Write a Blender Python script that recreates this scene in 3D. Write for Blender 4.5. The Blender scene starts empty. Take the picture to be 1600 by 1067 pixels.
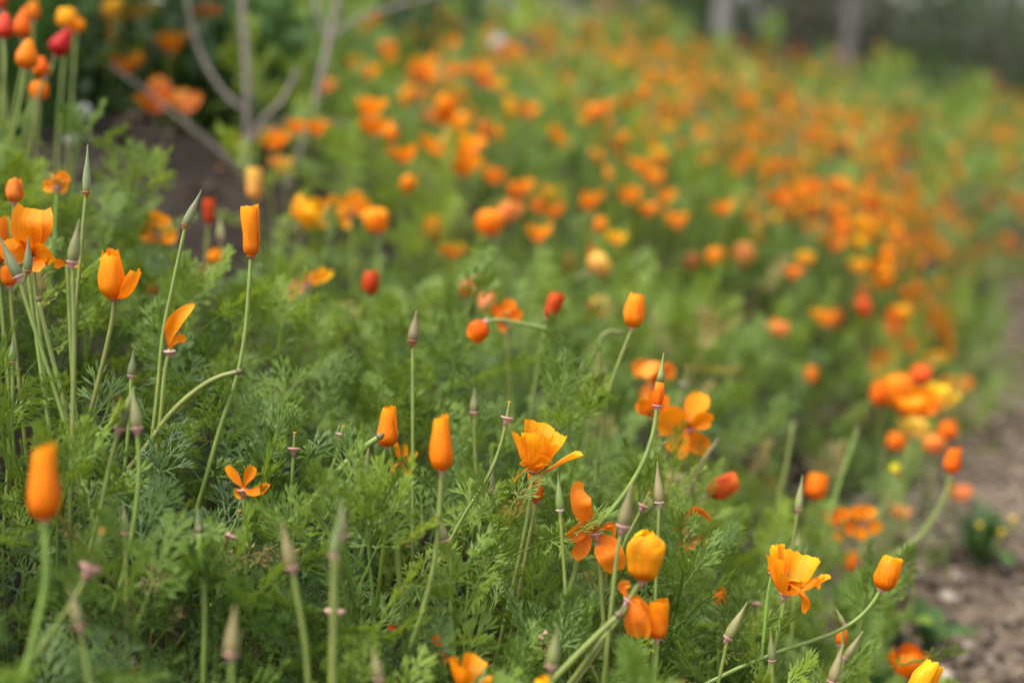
import bpy, math, random
import numpy as np
from mathutils import Vector, Matrix, noise

random.seed(11)
rng = np.random.default_rng(11)
sc = bpy.context.scene

# ------------------------------------------------------------------ camera, sky, sun, exposure
CAMZ, PITCH, LENS = 0.75, math.radians(12.0), 50.0
F = LENS / 36.0 * 1600.0
FOCUS = 1.09
cam_d = bpy.data.cameras.new('camera')
cam = bpy.data.objects.new('camera', cam_d)
sc.collection.objects.link(cam)
cam.location = (0, 0, CAMZ)
cam.rotation_euler = (math.radians(90) - PITCH, 0, 0)
cam_d.lens = LENS
cam_d.sensor_width = 36.0
cam_d.clip_start = 0.02
cam_d.clip_end = 2000
cam_d.dof.use_dof = True
cam_d.dof.focus_distance = FOCUS
cam_d.dof.aperture_fstop = 2.4
sc.camera = cam

SUN = Vector((-0.38, -0.18, 0.90)).normalized()
EL = math.asin(SUN.z)
world = bpy.data.worlds.new('World')
sc.world = world
world.use_nodes = True
wn = world.node_tree
wn.nodes.clear()
w_out = wn.nodes.new('ShaderNodeOutputWorld')
w_bg = wn.nodes.new('ShaderNodeBackground')
w_hs = wn.nodes.new('ShaderNodeHueSaturation')
w_sky = wn.nodes.new('ShaderNodeTexSky')
w_sky.sky_type = 'NISHITA'
w_sky.sun_disc = False
w_sky.sun_elevation = EL
w_sky.sun_rotation = math.atan2(SUN.x, SUN.y)
w_sky.air_density = 1.0
w_sky.dust_density = 3.0
w_hs.inputs['Saturation'].default_value = 0.35
w_bg.inputs['Strength'].default_value = 0.14
wn.links.new(w_sky.outputs[0], w_hs.inputs['Color'])
wn.links.new(w_hs.outputs[0], w_bg.inputs['Color'])
wn.links.new(w_bg.outputs[0], w_out.inputs['Surface'])
sun_d = bpy.data.lights.new('sun', 'SUN')
sun_d.energy = 1.5
sun_d.angle = math.radians(20)
sun_d.color = (1.0, 0.97, 0.92)
sun = bpy.data.objects.new('sun', sun_d)
sc.collection.objects.link(sun)
sun.rotation_euler = SUN.to_track_quat('Z', 'Y').to_euler()
sun.location = (-3, -2, 8)
vs = sc.view_settings
vs.view_transform = 'Standard'
vs.look = 'None'
vs.exposure = 1.5
vs.gamma = 1.0
vs.use_curve_mapping = False
sc.cycles.max_bounces = 4
sc.cycles.diffuse_bounces = 2
sc.cycles.transmission_bounces = 2
sc.cycles.use_adaptive_sampling = True
sc.cycles.adaptive_threshold = 0.02
sc.cycles.sample_clamp_indirect = 6.0

# ------------------------------------------------------------------ helpers
AX = Vector((0, math.cos(PITCH), -math.sin(PITCH)))
UP = Vector((0, math.sin(PITCH), math.cos(PITCH)))
RT = Vector((1, 0, 0))
CAM = Vector((0, 0, CAMZ))

def P(px, py, d):
    """world point seen at photo pixel px, py at depth d"""
    return CAM + d * (AX + (px - 800) / F * RT - (py - 533.5) / F * UP)

def proj(p):
    q = Vector(p) - CAM
    d = q.dot(AX)
    if d < 0.05:
        return (-9999, -9999, d)
    return (800 + F * q.dot(RT) / d, 533.5 - F * q.dot(UP) / d, d)

def nz(x, y, s=1.0, o=0.0):
    return noise.noise(Vector((x * s + o, y * s - o * 0.7, o * 1.3)))

def sstep(a, b, x):
    t = min(1.0, max(0.0, (x - a) / (b - a)))
    return t * t * (3 - 2 * t)

def xborder(y):
    if y < 4:
        e = 0.42 * (y - 1.6)
        return 0.35 + 0.5 * (e + math.sqrt(e * e + 0.004))
    return 1.36 + 0.42 * (y - 4) + 0.16 * min(y - 4, 4)

def sdist(x, y):
    return (xborder(y) - x) * 0.92 + 0.06 * nz(x, y, 1.3, 3.1)

def rise(s):
    if s <= 0:
        return 0.0
    k = 0.44 * s if s < 0.5 else 0.22 + 0.44 * 0.45 * (1 - math.exp(-(s - 0.5) / 0.45)) + 0.065 * (s - 0.5)
    return k

DROP = 0.056
def ground(x, y):
    s = sdist(x, y)
    z = rise(min(s, 4.2))
    z += 0.20 * math.exp(-(((x + 0.60) / 0.36) ** 2 + ((y - 2.25) / 0.42) ** 2))
    z += 0.42 * math.exp(-(((x - 0.15) / 0.95) ** 2 + ((y - 9.0) / 2.2) ** 2))
    z -= DROP * max(0.0, min(y, 14) - 4.0) * sstep(0, 0.5, s)
    z -= 0.20 * max(0.0, 1.1 - y) * sstep(0, 0.5, s)
    z += 0.03 * nz(x, y, 1.7, 7.7) * sstep(0, 0.3, s)
    if y > 14:
        z -= 0.02 * min(y - 14, 10)
    return z

def bare(x, y):
    """1 where the soil lies bare"""
    return math.exp(-(((x + 0.52) / 0.27) ** 2 + ((y - 2.08) / 0.46) ** 2)) * 1.5

def cheight(x, y):
    """height of the foliage above the ground"""
    s = sdist(x, y)
    h = (0.245 + 0.035 * sstep(1.2, 1.9, y)) * sstep(-0.04, 0.16, s)
    h *= 1 - 0.75 * min(1.0, max(0.0, 1.08 - y))
    h *= 1 - 0.6 * min(1.0, bare(x, y))
    h *= 0.95 + (0.45 + 0.25 * sstep(1.4, 2.2, y)) * nz(x, y, 2.6, 1.9) + 0.22 * nz(x, y, 6.5, 4.4)
    h *= 1 - 0.38 * math.exp(-(((x - 0.12) / 0.13) ** 2 + ((y - 0.92) / 0.10) ** 2))
    h += 0.115 * math.exp(-(((x + 0.42) / 0.16) ** 2 + ((y - 1.06) / 0.18) ** 2))
    h += 0.13 * math.exp(-(((x + 0.58) / 0.16) ** 2 + ((y - 1.42) / 0.25) ** 2))
    return max(0.03, h)

def new_obj(name, mesh, parent=None):
    o = bpy.data.objects.new(name, mesh)
    sc.collection.objects.link(o)
    if parent is not None:
        o.parent = parent
    return o

def empty(name, loc):
    o = bpy.data.objects.new(name, None)
    o.empty_display_size = 0.02
    sc.collection.objects.link(o)
    o.location = loc
    return o

def tag(o, label=None, cat=None, group=None, kind=None):
    if label: o['label'] = label
    if cat: o['category'] = cat
    if group: o['group'] = group
    if kind: o['kind'] = kind
    return o

def mesh_from(name, V, Fc, mat, uv=None, smooth=True):
    m = bpy.data.meshes.new(name)
    m.from_pydata([tuple(v) for v in V], [], Fc)
    if uv is not None:
        lay = m.uv_layers.new(name='uv')
        li = np.empty(len(m.loops), dtype=np.int32)
        m.loops.foreach_get('vertex_index', li)
        lay.data.foreach_set('uv', np.asarray(uv, dtype=np.float32)[li].ravel())
    if smooth:
        m.polygons.foreach_set('use_smooth', [True] * len(m.polygons))
    if mat: m.materials.append(mat)
    m.update()
    return m

def catmull(pts, n):
    """smooth curve through the points, paced by their spacing so that uneven steps do not loop"""
    pts = [Vector(p) for p in pts]
    if len(pts) == 2:
        return [pts[0].lerp(pts[1], i / (n - 1)) for i in range(n)]
    h = [max(1e-6, (b - a).length) for a, b in zip(pts, pts[1:])]
    v = [(b - a) / k for a, b, k in zip(pts, pts[1:], h)]
    tan = [v[0]] + [(v[i] * h[i + 1] + v[i + 1] * h[i]) / (h[i] + h[i + 1]) for i in range(len(v) - 1)] + [v[-1]]
    m = len(h)
    out = []
    for i in range(n):
        t = i / (n - 1) * m
        k = min(int(t), m - 1)
        f = t - k
        f2, f3 = f * f, f * f * f
        out.append(pts[k] * (2 * f3 - 3 * f2 + 1) + tan[k] * (h[k] * (f3 - 2 * f2 + f)) + pts[k + 1] * (3 * f2 - 2 * f3) + tan[k + 1] * (h[k] * (f3 - f2)))
    return out

def frames(path, hint):
    out = []
    n = Vector(hint)
    for i, p in enumerate(path):
        t = (path[min(i + 1, len(path) - 1)] - path[max(i - 1, 0)])
        t = t.normalized() if t.length > 1e-9 else Vector((0, 0, 1))
        n = n - t * n.dot(t)
        n = n.normalized() if n.length > 1e-6 else t.orthogonal().normalized()
        out.append((t, n, t.cross(n)))
    return out

def tube_geo(pts, r0, r1, n=12, sides=8, ridge=0.10, V=None, Fc=None, cap=True):
    V = [] if V is None else V
    Fc = [] if Fc is None else Fc
    path = catmull(pts, n)
    b0 = len(V)
    for i, (p, (t, a, b)) in enumerate(zip(path, frames(path, (0.3, -1, 0.1)))):
        r = r0 + (r1 - r0) * i / (n - 1)
        for k in range(sides):
            q = 2 * math.pi * k / sides
            rr = r * (1 - ridge * (k % 2))
            V.append(p + a * math.cos(q) * rr + b * math.sin(q) * rr)
    for i in range(n - 1):
        for k in range(sides):
            k2 = (k + 1) % sides
            Fc.append((b0 + i * sides + k, b0 + i * sides + k2, b0 + (i + 1) * sides + k2, b0 + (i + 1) * sides + k))
    if cap:
        Fc.append(tuple(b0 + k for k in reversed(range(sides))))
        Fc.append(tuple(b0 + (n - 1) * sides + k for k in range(sides)))
    return V, Fc

def lathe_geo(base, axis, prof, sides=12, ridge=0.0):
    axis = axis.normalized()
    e1 = axis.orthogonal().normalized()
    e2 = axis.cross(e1)
    V, Fc, uv = [], [], []
    for j, (r, z) in enumerate(prof):
        for k in range(sides):
            q = 2 * math.pi * k / sides
            rr = r * (1 - ridge * (k % 2))
            V.append(base + axis * z + e1 * math.cos(q) * rr + e2 * math.sin(q) * rr)
            uv.append((k / sides, j / (len(prof) - 1)))
    m = len(prof)
    for j in range(m - 1):
        for k in range(sides):
            k2 = (k + 1) % sides
            Fc.append((j * sides + k, j * sides + k2, (j + 1) * sides + k2, (j + 1) * sides + k))
    Fc.append(tuple(reversed(range(sides))))
    Fc.append(tuple((m - 1) * sides + k for k in range(sides)))
    return V, Fc, uv

# ------------------------------------------------------------------ materials
def mat_base(name):
    m = bpy.data.materials.new(name)
    m.use_nodes = True
    nt = m.node_tree
    nt.nodes.clear()
    out = nt.nodes.new('ShaderNodeOutputMaterial')
    return m, nt, out

def N(nt, typ, **kw):
    n = nt.nodes.new(typ)
    for k, v in kw.items():
        if k in n.inputs: n.inputs[k].default_value = v
        else: setattr(n, k, v)
    return n

def mixcol(nt, a, b, fac, blend='MIX'):
    m = nt.nodes.new('ShaderNodeMix')
    m.data_type = 'RGBA'
    m.blend_type = blend
    for sock, val in ((m.inputs[0], fac), (m.inputs[6], a), (m.inputs[7], b)):
        if hasattr(val, 'is_output'): nt.links.new(val, sock)
        else: sock.default_value = val
    return m.outputs[2]

def ramp(nt, fac, stops):
    r = nt.nodes.new('ShaderNodeValToRGB')
    el = r.color_ramp.elements
    while len(el) < len(stops): el.new(0.5)
    for e, (p, c) in zip(el, stops):
        e.position = p
        e.color = (*c, 1) if len(c) == 3 else c
    nt.links.new(fac, r.inputs[0])
    return r.outputs[0]

def thin(nt, out, col, trans, rough=0.5, spec=0.4, tcol=None, normal=None):
    """thin leaf or petal: glossy face plus light let through"""
    pr = N(nt, 'ShaderNodeBsdfPrincipled')
    pr.inputs['Roughness'].default_value = rough
    pr.inputs['Specular IOR Level'].default_value = spec
    tr = N(nt, 'ShaderNodeBsdfTranslucent')
    mx = N(nt, 'ShaderNodeMixShader')
    mx.inputs[0].default_value = trans
    nt.links.new(col, pr.inputs['Base Color'])
    nt.links.new(tcol or col, tr.inputs['Color'])
    if normal is not None:
        nt.links.new(normal, pr.inputs['Normal'])
    nt.links.new(pr.outputs[0], mx.inputs[1])
    nt.links.new(tr.outputs[0], mx.inputs[2])
    nt.links.new(mx.outputs[0], out.inputs['Surface'])

def make_petal_mat():
    m, nt, out = mat_base('petal')
    oi = N(nt, 'ShaderNodeObjectInfo')
    uv = N(nt, 'ShaderNodeTexCoord')
    sep = N(nt, 'ShaderNodeSeparateXYZ')
    nt.links.new(uv.outputs['UV'], sep.inputs[0])
    mp = N(nt, 'ShaderNodeMapping')
    mp.inputs['Scale'].default_value = (20, 1.3, 1)
    nt.links.new(uv.outputs['UV'], mp.inputs[0])
    ns = N(nt, 'ShaderNodeTexNoise', Scale=1.0, Detail=3.0)
    nt.links.new(mp.outputs[0], ns.inputs['Vector'])
    grad = ramp(nt, sep.outputs[1], [(0.0, (0.78, 0.50, 0.5)), (0.22, (0.96, 0.86, 0.9)), (0.7, (1, 1, 1)), (0.97, (1.04, 1.30, 1.0))])
    c = mixcol(nt, oi.outputs['Color'], grad, 1.0, 'MULTIPLY')
    st = ramp(nt, ns.outputs[0], [(0.3, (0.88, 0.76, 0.8)), (0.7, (1.05, 1.12, 1.0))])
    c = mixcol(nt, c, st, 1.0, 'MULTIPLY')
    bp = N(nt, 'ShaderNodeBump', Strength=0.6, Distance=0.0012)
    nt.links.new(ns.outputs[0], bp.inputs['Height'])
    thin(nt, out, c, 0.38, 0.5, 0.2, normal=bp.outputs[0])
    return m

def make_stem_mat():
    m, nt, out = mat_base('stem')
    oi = N(nt, 'ShaderNodeObjectInfo')
    tc = N(nt, 'ShaderNodeTexCoord')
    ns = N(nt, 'ShaderNodeTexNoise', Scale=60.0, Detail=3.0)
    nt.links.new(tc.outputs['Object'], ns.inputs['Vector'])
    st = ramp(nt, ns.outputs[0], [(0.3, (0.78, 0.80, 0.8)), (0.7, (1.12, 1.08, 1.05))])
    c = mixcol(nt, oi.outputs['Color'], st, 1.0, 'MULTIPLY')
    thin(nt, out, c, 0.18, 0.45, 0.4)
    return m

def make_leaf_mat(name, stops, trans=0.36, rough=0.5, attr='tint', spec=0.32, kind='GEOMETRY'):
    m, nt, out = mat_base(name)
    at = N(nt, 'ShaderNodeAttribute')
    at.attribute_type = kind
    at.attribute_name = attr
    c = ramp(nt, at.outputs['Fac'], stops)
    tc = mixcol(nt, c, (1.25, 1.15, 0.5, 1), 1.0, 'MULTIPLY')
    thin(nt, out, c, trans, rough, spec, tcol=tc)
    return m

def make_simple(name, col, rough=0.6, trans=0.0, spec=0.3, nscale=20.0, var=0.25):
    m, nt, out = mat_base(name)
    tc = N(nt, 'ShaderNodeTexCoord')
    ns = N(nt, 'ShaderNodeTexNoise', Scale=nscale, Detail=4.0)
    nt.links.new(tc.outputs['Object'], ns.inputs['Vector'])
    c = ramp(nt, ns.outputs[0], [(0.25, tuple(x * (1 - var) for x in col)), (0.75, tuple(min(1, x * (1 + var)) for x in col))])
    thin(nt, out, c, trans, rough, spec)
    return m

def make_soil(name, cols, scale=1.0):
    m, nt, out = mat_base(name)
    tc = N(nt, 'ShaderNodeTexCoord')
    n1 = N(nt, 'ShaderNodeTexNoise', Scale=9.0 * scale, Detail=8.0, Roughness=0.7)
    n2 = N(nt, 'ShaderNodeTexVoronoi', Scale=70.0 * scale)
    nt.links.new(tc.outputs['Object'], n1.inputs['Vector'])
    nt.links.new(tc.outputs['Object'], n2.inputs['Vector'])
    c = ramp(nt, n1.outputs[0], [(0.28, cols[0]), (0.5, cols[1]), (0.72, cols[2])])
    n3 = N(nt, 'ShaderNodeRGBToBW')
    nt.links.new(n2.outputs['Color'], n3.inputs[0])
    c2 = mixcol(nt, c, n3.outputs[0], 0.3, 'OVERLAY')
    bp = N(nt, 'ShaderNodeBump', Strength=0.9, Distance=0.015)
    nt.links.new(n1.outputs[0], bp.inputs['Height'])
    pr = N(nt, 'ShaderNodeBsdfPrincipled', Roughness=0.95)
    pr.inputs['Specular IOR Level'].default_value = 0.1
    nt.links.new(c2, pr.inputs['Base Color'])
    nt.links.new(bp.outputs[0], pr.inputs['Normal'])
    nt.links.new(pr.outputs[0], out.inputs['Surface'])
    return m

M_PETAL = make_petal_mat()
M_STEM = make_stem_mat()
M_LEAF = make_leaf_mat('leaf', [(0.0, (0.052, 0.094, 0.030)), (0.32, (0.098, 0.168, 0.040)), (0.6, (0.158, 0.240, 0.038)), (0.9, (0.240, 0.330, 0.042)), (0.96, (0.36, 0.28, 0.11))])
M_CHIP = make_leaf_mat('chip', [(0.0, (0.026, 0.019, 0.013)), (0.4, (0.112, 0.082, 0.057)), (0.75, (0.24, 0.185, 0.135)), (1.0, (0.50, 0.42, 0.34))], trans=0.0, rough=0.9, spec=0.15, kind='GEOMETRY')
M_SOIL = make_soil('soil', [(0.013, 0.010, 0.008), (0.035, 0.027, 0.020), (0.066, 0.050, 0.038)])
M_PATH = make_soil('path_mulch', [(0.055, 0.040, 0.027), (0.128, 0.095, 0.066), (0.21, 0.162, 0.118)])
M_BARK = make_simple('bark', (0.20, 0.165, 0.138), 0.85, 0, 0.2, 18.0, 0.35)
M_TRUNK = make_simple('trunk_bark', (0.23, 0.205, 0.185), 0.9, 0, 0.1, 6.0, 0.4)
M_STAMEN = make_simple('stamen', (0.62, 0.30, 0.05), 0.6, 0.1)
M_WHITE = make_simple('seed_fluff', (0.75, 0.72, 0.68), 0.8, 0.3)
M_MIDLEAF = make_simple('hedge_leaf', (0.085, 0.120, 0.045), 0.6, 0.25, 0.3, 2.0, 0.5)
M_DARKLEAF = make_simple('shrub_leaf', (0.040, 0.085, 0.022), 0.5, 0.25, 0.4, 3.0, 0.5)
M_OLIVE = make_simple('olive_leaf', (0.125, 0.125, 0.070), 0.6, 0.25, 0.3, 2.0, 0.5)
M_LIME = make_simple('lime_leaf', (0.17, 0.25, 0.030), 0.5, 0.35, 0.4, 6.0, 0.35)
M_GRASS = make_simple('grass_blade', (0.055, 0.120, 0.022), 0.5, 0.3, 0.4, 4.0, 0.5)

ORANGE = (0.91, 0.268, 0.004, 1)
DEEP = (0.86, 0.185, 0.004, 1)
YELLOW = (0.93, 0.40, 0.006, 1)
RED = (0.58, 0.066, 0.007, 1)
CRIMSON = (0.55, 0.020, 0.018, 1)
SALMON = (0.84, 0.260, 0.110, 1)
PALE = (0.86, 0.42, 0.10, 1)
GREEN = (0.215, 0.268, 0.060, 1)
PODG = (0.200, 0.230, 0.090, 1)
PODB = (0.330, 0.225, 0.110, 1)
PODD = (0.130, 0.170, 0.085, 1)
PINK = (0.570, 0.310, 0.270, 1)
RUST = (0.42, 0.15, 0.075, 1)

# ------------------------------------------------------------------ setting: ground and path
def sheet(name, xs, ys, zf, mat, keep=None):
    V = [(x, y, zf(x, y)) for y in ys for x in xs]
    nx = len(xs)
    Fc = []
    for j in range(len(ys) - 1):
        for i in range(nx - 1):
            if keep is None or keep(0.5 * (xs[i] + xs[i + 1]), 0.5 * (ys[j] + ys[j + 1])):
                Fc.append((j * nx + i, j * nx + i + 1, (j + 1) * nx + i + 1, (j + 1) * nx + i))
    return new_obj(name, mesh_from(name, V, Fc, mat))

def axis_vals(lo, hi, step, far_lo, far_hi):
    v = list(np.arange(lo, hi + 1e-6, step))
    a, st = hi, step
    while a < far_hi:
        st *= 1.35
        a += st
        v.append(a)
    a, st = lo, step
    while a > far_lo:
        st *= 1.35
        a -= st
        v.insert(0, a)
    return v

gx = axis_vals(-4, 6, 0.10, -300, 300)
gy = axis_vals(-0.5, 14, 0.10, -40, 600)
tag(sheet('ground', gx, gy, ground, M_SOIL), kind='structure')
# the mulch path is its own sheet lying on the soil, following the curved border
pv, pf = [], []
ys = np.arange(-1.0, 18, 0.08)
ts = np.linspace(0, 1, 26)
for y in ys:
    for t in ts:
        x = xborder(y) + 0.05 * nz(0, y, 2.2, 5) - 0.03 + 2.6 * t
        pv.append((x, y, ground(x, y) + 0.006 + 0.012 * nz(x, y, 5, 2.0)))
nt_ = len(ts)
for j in range(len(ys) - 1):
    for i in range(nt_ - 1):
        pf.append((j * nt_ + i, j * nt_ + i + 1, (j + 1) * nt_ + i + 1, (j + 1) * nt_ + i))
tag(new_obj('path', mesh_from('path', pv, pf, M_PATH)), kind='structure')

# ---- ferny poppy leaves
def rotd(d, n, ang):
    return (Matrix.Rotation(ang, 3, n) @ d).normalized()

def strip(V, Fc, p, d, n, L, w, bend=0.0, lod=0):
    """one linear leaf segment: narrow foot, wider shoulder, blunt tip, creased along its middle"""
    s = d.cross(n).normalized()
    nn = s.cross(d).normalized()
    b = len(V)
    if lod == 2:
        q2 = p + d * L + nn * bend * L * 0.4
        q1 = p + d * L * 0.55
        V += [p, q1 - s * w * 0.6, q1 + s * w * 0.6, q2]
        Fc += [(b, b + 2, b + 1), (b + 1, b + 2, b + 3)]
        return
    q1 = p + d * L * 0.6 + nn * (bend * L * 0.25)
    q2 = p + d * L + nn * bend * L * 0.6
    V += [p + nn * w * 0.25, q1 - s * w * 0.5 + nn * w * 0.25, q1, q1 + s * w * 0.5 + nn * w * 0.25, q2]
    Fc += [(b, b + 2, b + 1), (b, b + 3, b + 2), (b + 1, b + 2, b + 4), (b + 2, b + 3, b + 4)]

def rib(V, Fc, p, q, n, w0, w1, thick=False):
    d = (q - p).normalized()
    s = d.cross(n).normalized()
    m = s.cross(d).normalized()
    b = len(V)
    if not thick:
        V += [p - s * w0 * 0.5, p + s * w0 * 0.5, q + s * w1 * 0.5, q - s * w1 * 0.5]
        Fc += [(b, b + 1, b + 2), (b, b + 2, b + 3)]
        return
    for pt, w in ((p, w0), (q, w1)):
        V += [pt - s * w * 0.5, pt + s * w * 0.5, pt - m * w * 0.6]
    for i, j in ((0, 1), (1, 2), (2, 0)):
        Fc += [(b + i, b + j, b + j + 3), (b + i, b + j + 3, b + i + 3)]

def leaf_geo(R, V, Fc, p, d, n, size=1.0, dense=0.0, lod=0):
    """petiole, then a twice forked fan of linear segments"""
    def jit(v, a): return (v + Vector((R.uniform(-a, a), R.uniform(-a, a), R.uniform(-a, a)))).normalized()
    Lp = 0.045 * size * R.uniform(0.6, 1.3) * (1 - 0.5 * dense)
    q = p + d * Lp
    rib(V, Fc, p, q, n, 0.0019 * size, 0.0015 * size, lod == 0)
    sp = 1.0 - 0.45 * dense
    prim = [(-62, 0.0, 0.75), (62, 0.0, 0.75), (-40, 0.45, 0.8), (40, 0.45, 0.8), (-20, 1.0, 0.8), (22, 1.0, 0.85), (0, 1.0, 1.0)]
    Lr = 0.028 * size * (1 - 0.35 * dense)
    tip = q + d * Lr
    rib(V, Fc, q, tip, n, 0.0014 * size, 0.0012 * size, lod == 0)
    for a, t, ls in prim:
        a = math.radians(a * sp + R.uniform(-9, 9))
        d1 = jit(rotd(d, n, a), 0.16)
        n1 = jit(n - d1 * n.dot(d1), 0.22)
        n1 = (n1 - d1 * n1.dot(d1)).normalized()
        p1 = q.lerp(tip, t)
        L1 = 0.019 * size * ls * R.uniform(0.8, 1.25) * (1 - 0.3 * dense)
        e1 = p1 + d1 * L1
        if lod < 2: rib(V, Fc, p1, e1, n1, 0.0012 * size, 0.0010 * size)
        sub = [(-48, 0.35), (46, 0.5), (-22, 1.0), (24, 1.0), (0, 1.0)] if lod == 0 else ([(-50, 0.3), (48, 0.45), (-22, 1.0), (24, 1.0), (0, 1.0)] if lod == 1 else [(-36, 0.4), (34, 0.5), (0, 1.0)])
        for a2, t2 in sub:
            d2 = jit(rotd(d1, n1, math.radians(a2 * sp + R.uniform(-8, 8))), 0.12)
            n2 = jit(n1, 0.3)
            n2 = (n2 - d2 * n2.dot(d2)).normalized()
            p2 = p1.lerp(e1, t2)
            L2 = 0.0085 * size * R.uniform(0.7, 1.3)
            if lod == 0:
                e2 = p2 + d2 * L2
                rib(V, Fc, p2, e2, n2, 0.0011 * size, 0.0010 * size)
                for a3 in R.sample([-30, -12, 12, 30, 0], R.choice([2, 3, 3])):
                    d3 = jit(rotd(d2, n2, math.radians(a3 * sp)), 0.08)
                    strip(V, Fc, e2 - d2 * L2 * 0.25, d3, n2, 0.0105 * size * R.uniform(0.7, 1.3), 0.0018 * size * R.uniform(0.8, 1.2), R.uniform(-0.1, 0.5))
            else:
                strip(V, Fc, p2, d2, n2, (0.018 if lod == 1 else 0.021) * size * R.uniform(0.7, 1.2), (0.0026 if lod == 1 else 0.0036) * size, R.uniform(-0.1, 0.5), lod)

def arrays(V, Fc):
    T = []
    for f in Fc:
        for k in range(1, len(f) - 1):
            T.append((f[0], f[k], f[k + 1]))
    return np.array([tuple(v) for v in V], dtype=np.float32), np.array(T, dtype=np.int32)

def leaf_arr(i, dense, lod):
    R = random.Random(100 + i)
    V, Fc = [], []
    leaf_geo(R, V, Fc, Vector((0, 0, 0)), Vector((0, 0, 1)), Vector((0, -1, 0.0)), 1.0, dense, lod)
    k = R.uniform(2.0, 6.5)          # gentle arching of the whole leaf
    W = []
    for v in V:
        a = v.z * k
        W.append(Vector((v.x, (v.y) * math.cos(a) + (1 - math.cos(a)) / k, math.sin(a) / k - v.y * math.sin(a))))
    return arrays(W, Fc)

def shoot_arr(i, lod):
    R = random.Random(500 + i)
    V, Fc = [], []
    H = R.uniform(0.16, 0.24)
    lean = Vector((R.uniform(-0.04, 0.04), R.uniform(-0.04, 0.04), 0))
    pts = [Vector((0, 0, 0)), Vector((0, 0, H * 0.5)) + lean * 0.4, Vector((0, 0, H)) + lean]
    tube_geo(pts, 0.0023, 0.0014, 6, 6 if lod == 0 else 4, 0.08, V, Fc, False)
    path = catmull(pts, 40)
    az = R.uniform(0, 6.28)
    for t in (0.42, 0.62, 0.78, 0.88, 0.94, 0.97, 1.0, 1.0):
        az += 2.4
        el = math.radians(R.uniform(25, 55) + 25 * max(0, t - 0.8) / 0.2)
        d = Vector((math.cos(az) * math.cos(el), math.sin(az) * math.cos(el), math.sin(el)))
        n = Vector((-math.cos(az) * math.sin(el), -math.sin(az) * math.sin(el), math.cos(el)))
        dense = 0.0 if t < 0.8 else R.uniform(0.5, 1.0)
        leaf_geo(R, V, Fc, path[int(t * 39)], d, n, R.uniform(0.75, 1.1) * (0.8 if dense else 1.0), dense, lod)
    return arrays(V, Fc)

DENS = (0, 0, 0.1, 0.2, 0.5, 0.8, 1.0, 0.0)
LEAF = {lod: [leaf_arr(40 * lod + i, d, lod) for i, d in enumerate(DENS)] for lod in (0, 1, 2)}
SHOOT = {lod: [shoot_arr(40 * lod + i, lod) for i in range(6)] for lod in (0, 1, 2)}

def euler_m(rx, ry, rz):
    return np.array(Matrix.Rotation(rz, 3, 'Z') @ Matrix.Rotation(ry, 3, 'Y') @ Matrix.Rotation(rx, 3, 'X'), dtype=np.float32)

def mass_mesh(name, parts, mat):
    """one mesh out of many placed pieces: (array, matrix, location, tint)"""
    VV, TT, CC = [], [], []
    n = 0
    for (v, t), M, loc, tint in parts:
        VV.append(v @ M.T + np.array(loc, dtype=np.float32))
        TT.append(t + n)
        CC.append(np.full(len(v), tint, dtype=np.float32))
        n += len(v)
    V = np.concatenate(VV); T = np.concatenate(TT); C = np.concatenate(CC)
    m = bpy.data.meshes.new(name)
    m.vertices.add(len(V)); m.vertices.foreach_set('co', V.ravel())
    m.loops.add(T.size); m.loops.foreach_set('vertex_index', T.ravel().astype(np.int32))
    m.polygons.add(len(T)); m.polygons.foreach_set('loop_start', np.arange(0, T.size, 3, dtype=np.int32))
    m.update(calc_edges=True)
    a = m.attributes.new('tint', 'FLOAT', 'POINT')
    a.data.foreach_set('value', C)
    m.materials.append(mat)
    print(name, 'triangles', len(T))
    return m

def grow(name, n, pshoot, y0, y1, ypow, lod, sc_lo, sc_hi, label, margin=160, dmin=0.6, tbias=0.0, inner=None):
    parts = []
    tries = 0
    while len(parts) < n and tries < n * 12:
        tries += 1
        y = y0 + (y1 - y0) * random.random() ** ypow
        hw = (800 + margin) / F * (y + 0.12)
        x = random.uniform(-hw, hw)
        if inner is not None and abs(x) < (800 + inner) / F * (y + 0.12): continue
        s = sdist(x, y)
        if s < -0.08 - 0.05 * sstep(1.8, 3.0, y) + 0.10 * random.random(): continue
        if random.random() < bare(x, y): continue
        H = cheight(x, y)
        g = ground(x, y)
        k = random.uniform(sc_lo, sc_hi)
        t = 0.45 + 0.40 * nz(x, y, 3.1, 9.0) + random.gauss(0, 0.17) + tbias
        if random.random() < pshoot:
            z = g + max(-0.03, H - 0.21 * k - random.uniform(-0.02, 0.05))
            v = SHOOT[lod][random.randrange(6)]
            r = (random.gauss(0, 0.16), random.gauss(0, 0.16), random.uniform(0, 6.283))
            t += 0.15
        else:
            z = g + max(0, H - 0.08 * k) * random.random() ** 0.5
            v = LEAF[lod][random.randrange(8)]
            r = (-min(1.7, abs(random.gauss(0.55, 0.42))), 0, random.uniform(0, 6.283))
        if proj((x, y, z))[2] < dmin: continue
        parts.append((v, euler_m(*r) * k, (x, y, z), 1.0 if random.random() < .025 else min(.9, max(0, t))))
    o = new_obj(name, mass_mesh(name, parts, M_LEAF))
    return tag(o, label, 'foliage', kind='stuff')

grow('poppy_foliage', 1820, 0.07, 0.55, 1.6, 0.9, 0, 0.8, 1.2, 'feathery green poppy leaves massed across the near bank', dmin=0.62, tbias=0.07)
grow('poppy_foliage', 2980, 0.08, 1.5, 3.6, 0.75, 1, 0.85, 1.3, 'softly blurred feathery leaves covering the middle of the bank', tbias=0.07)
grow('poppy_foliage', 6000, 0.04, 3.4, 15.0, 0.9, 2, 1.4, 2.3, 'green leaf cover fading into blur on the far slope', tbias=0.04)

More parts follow.
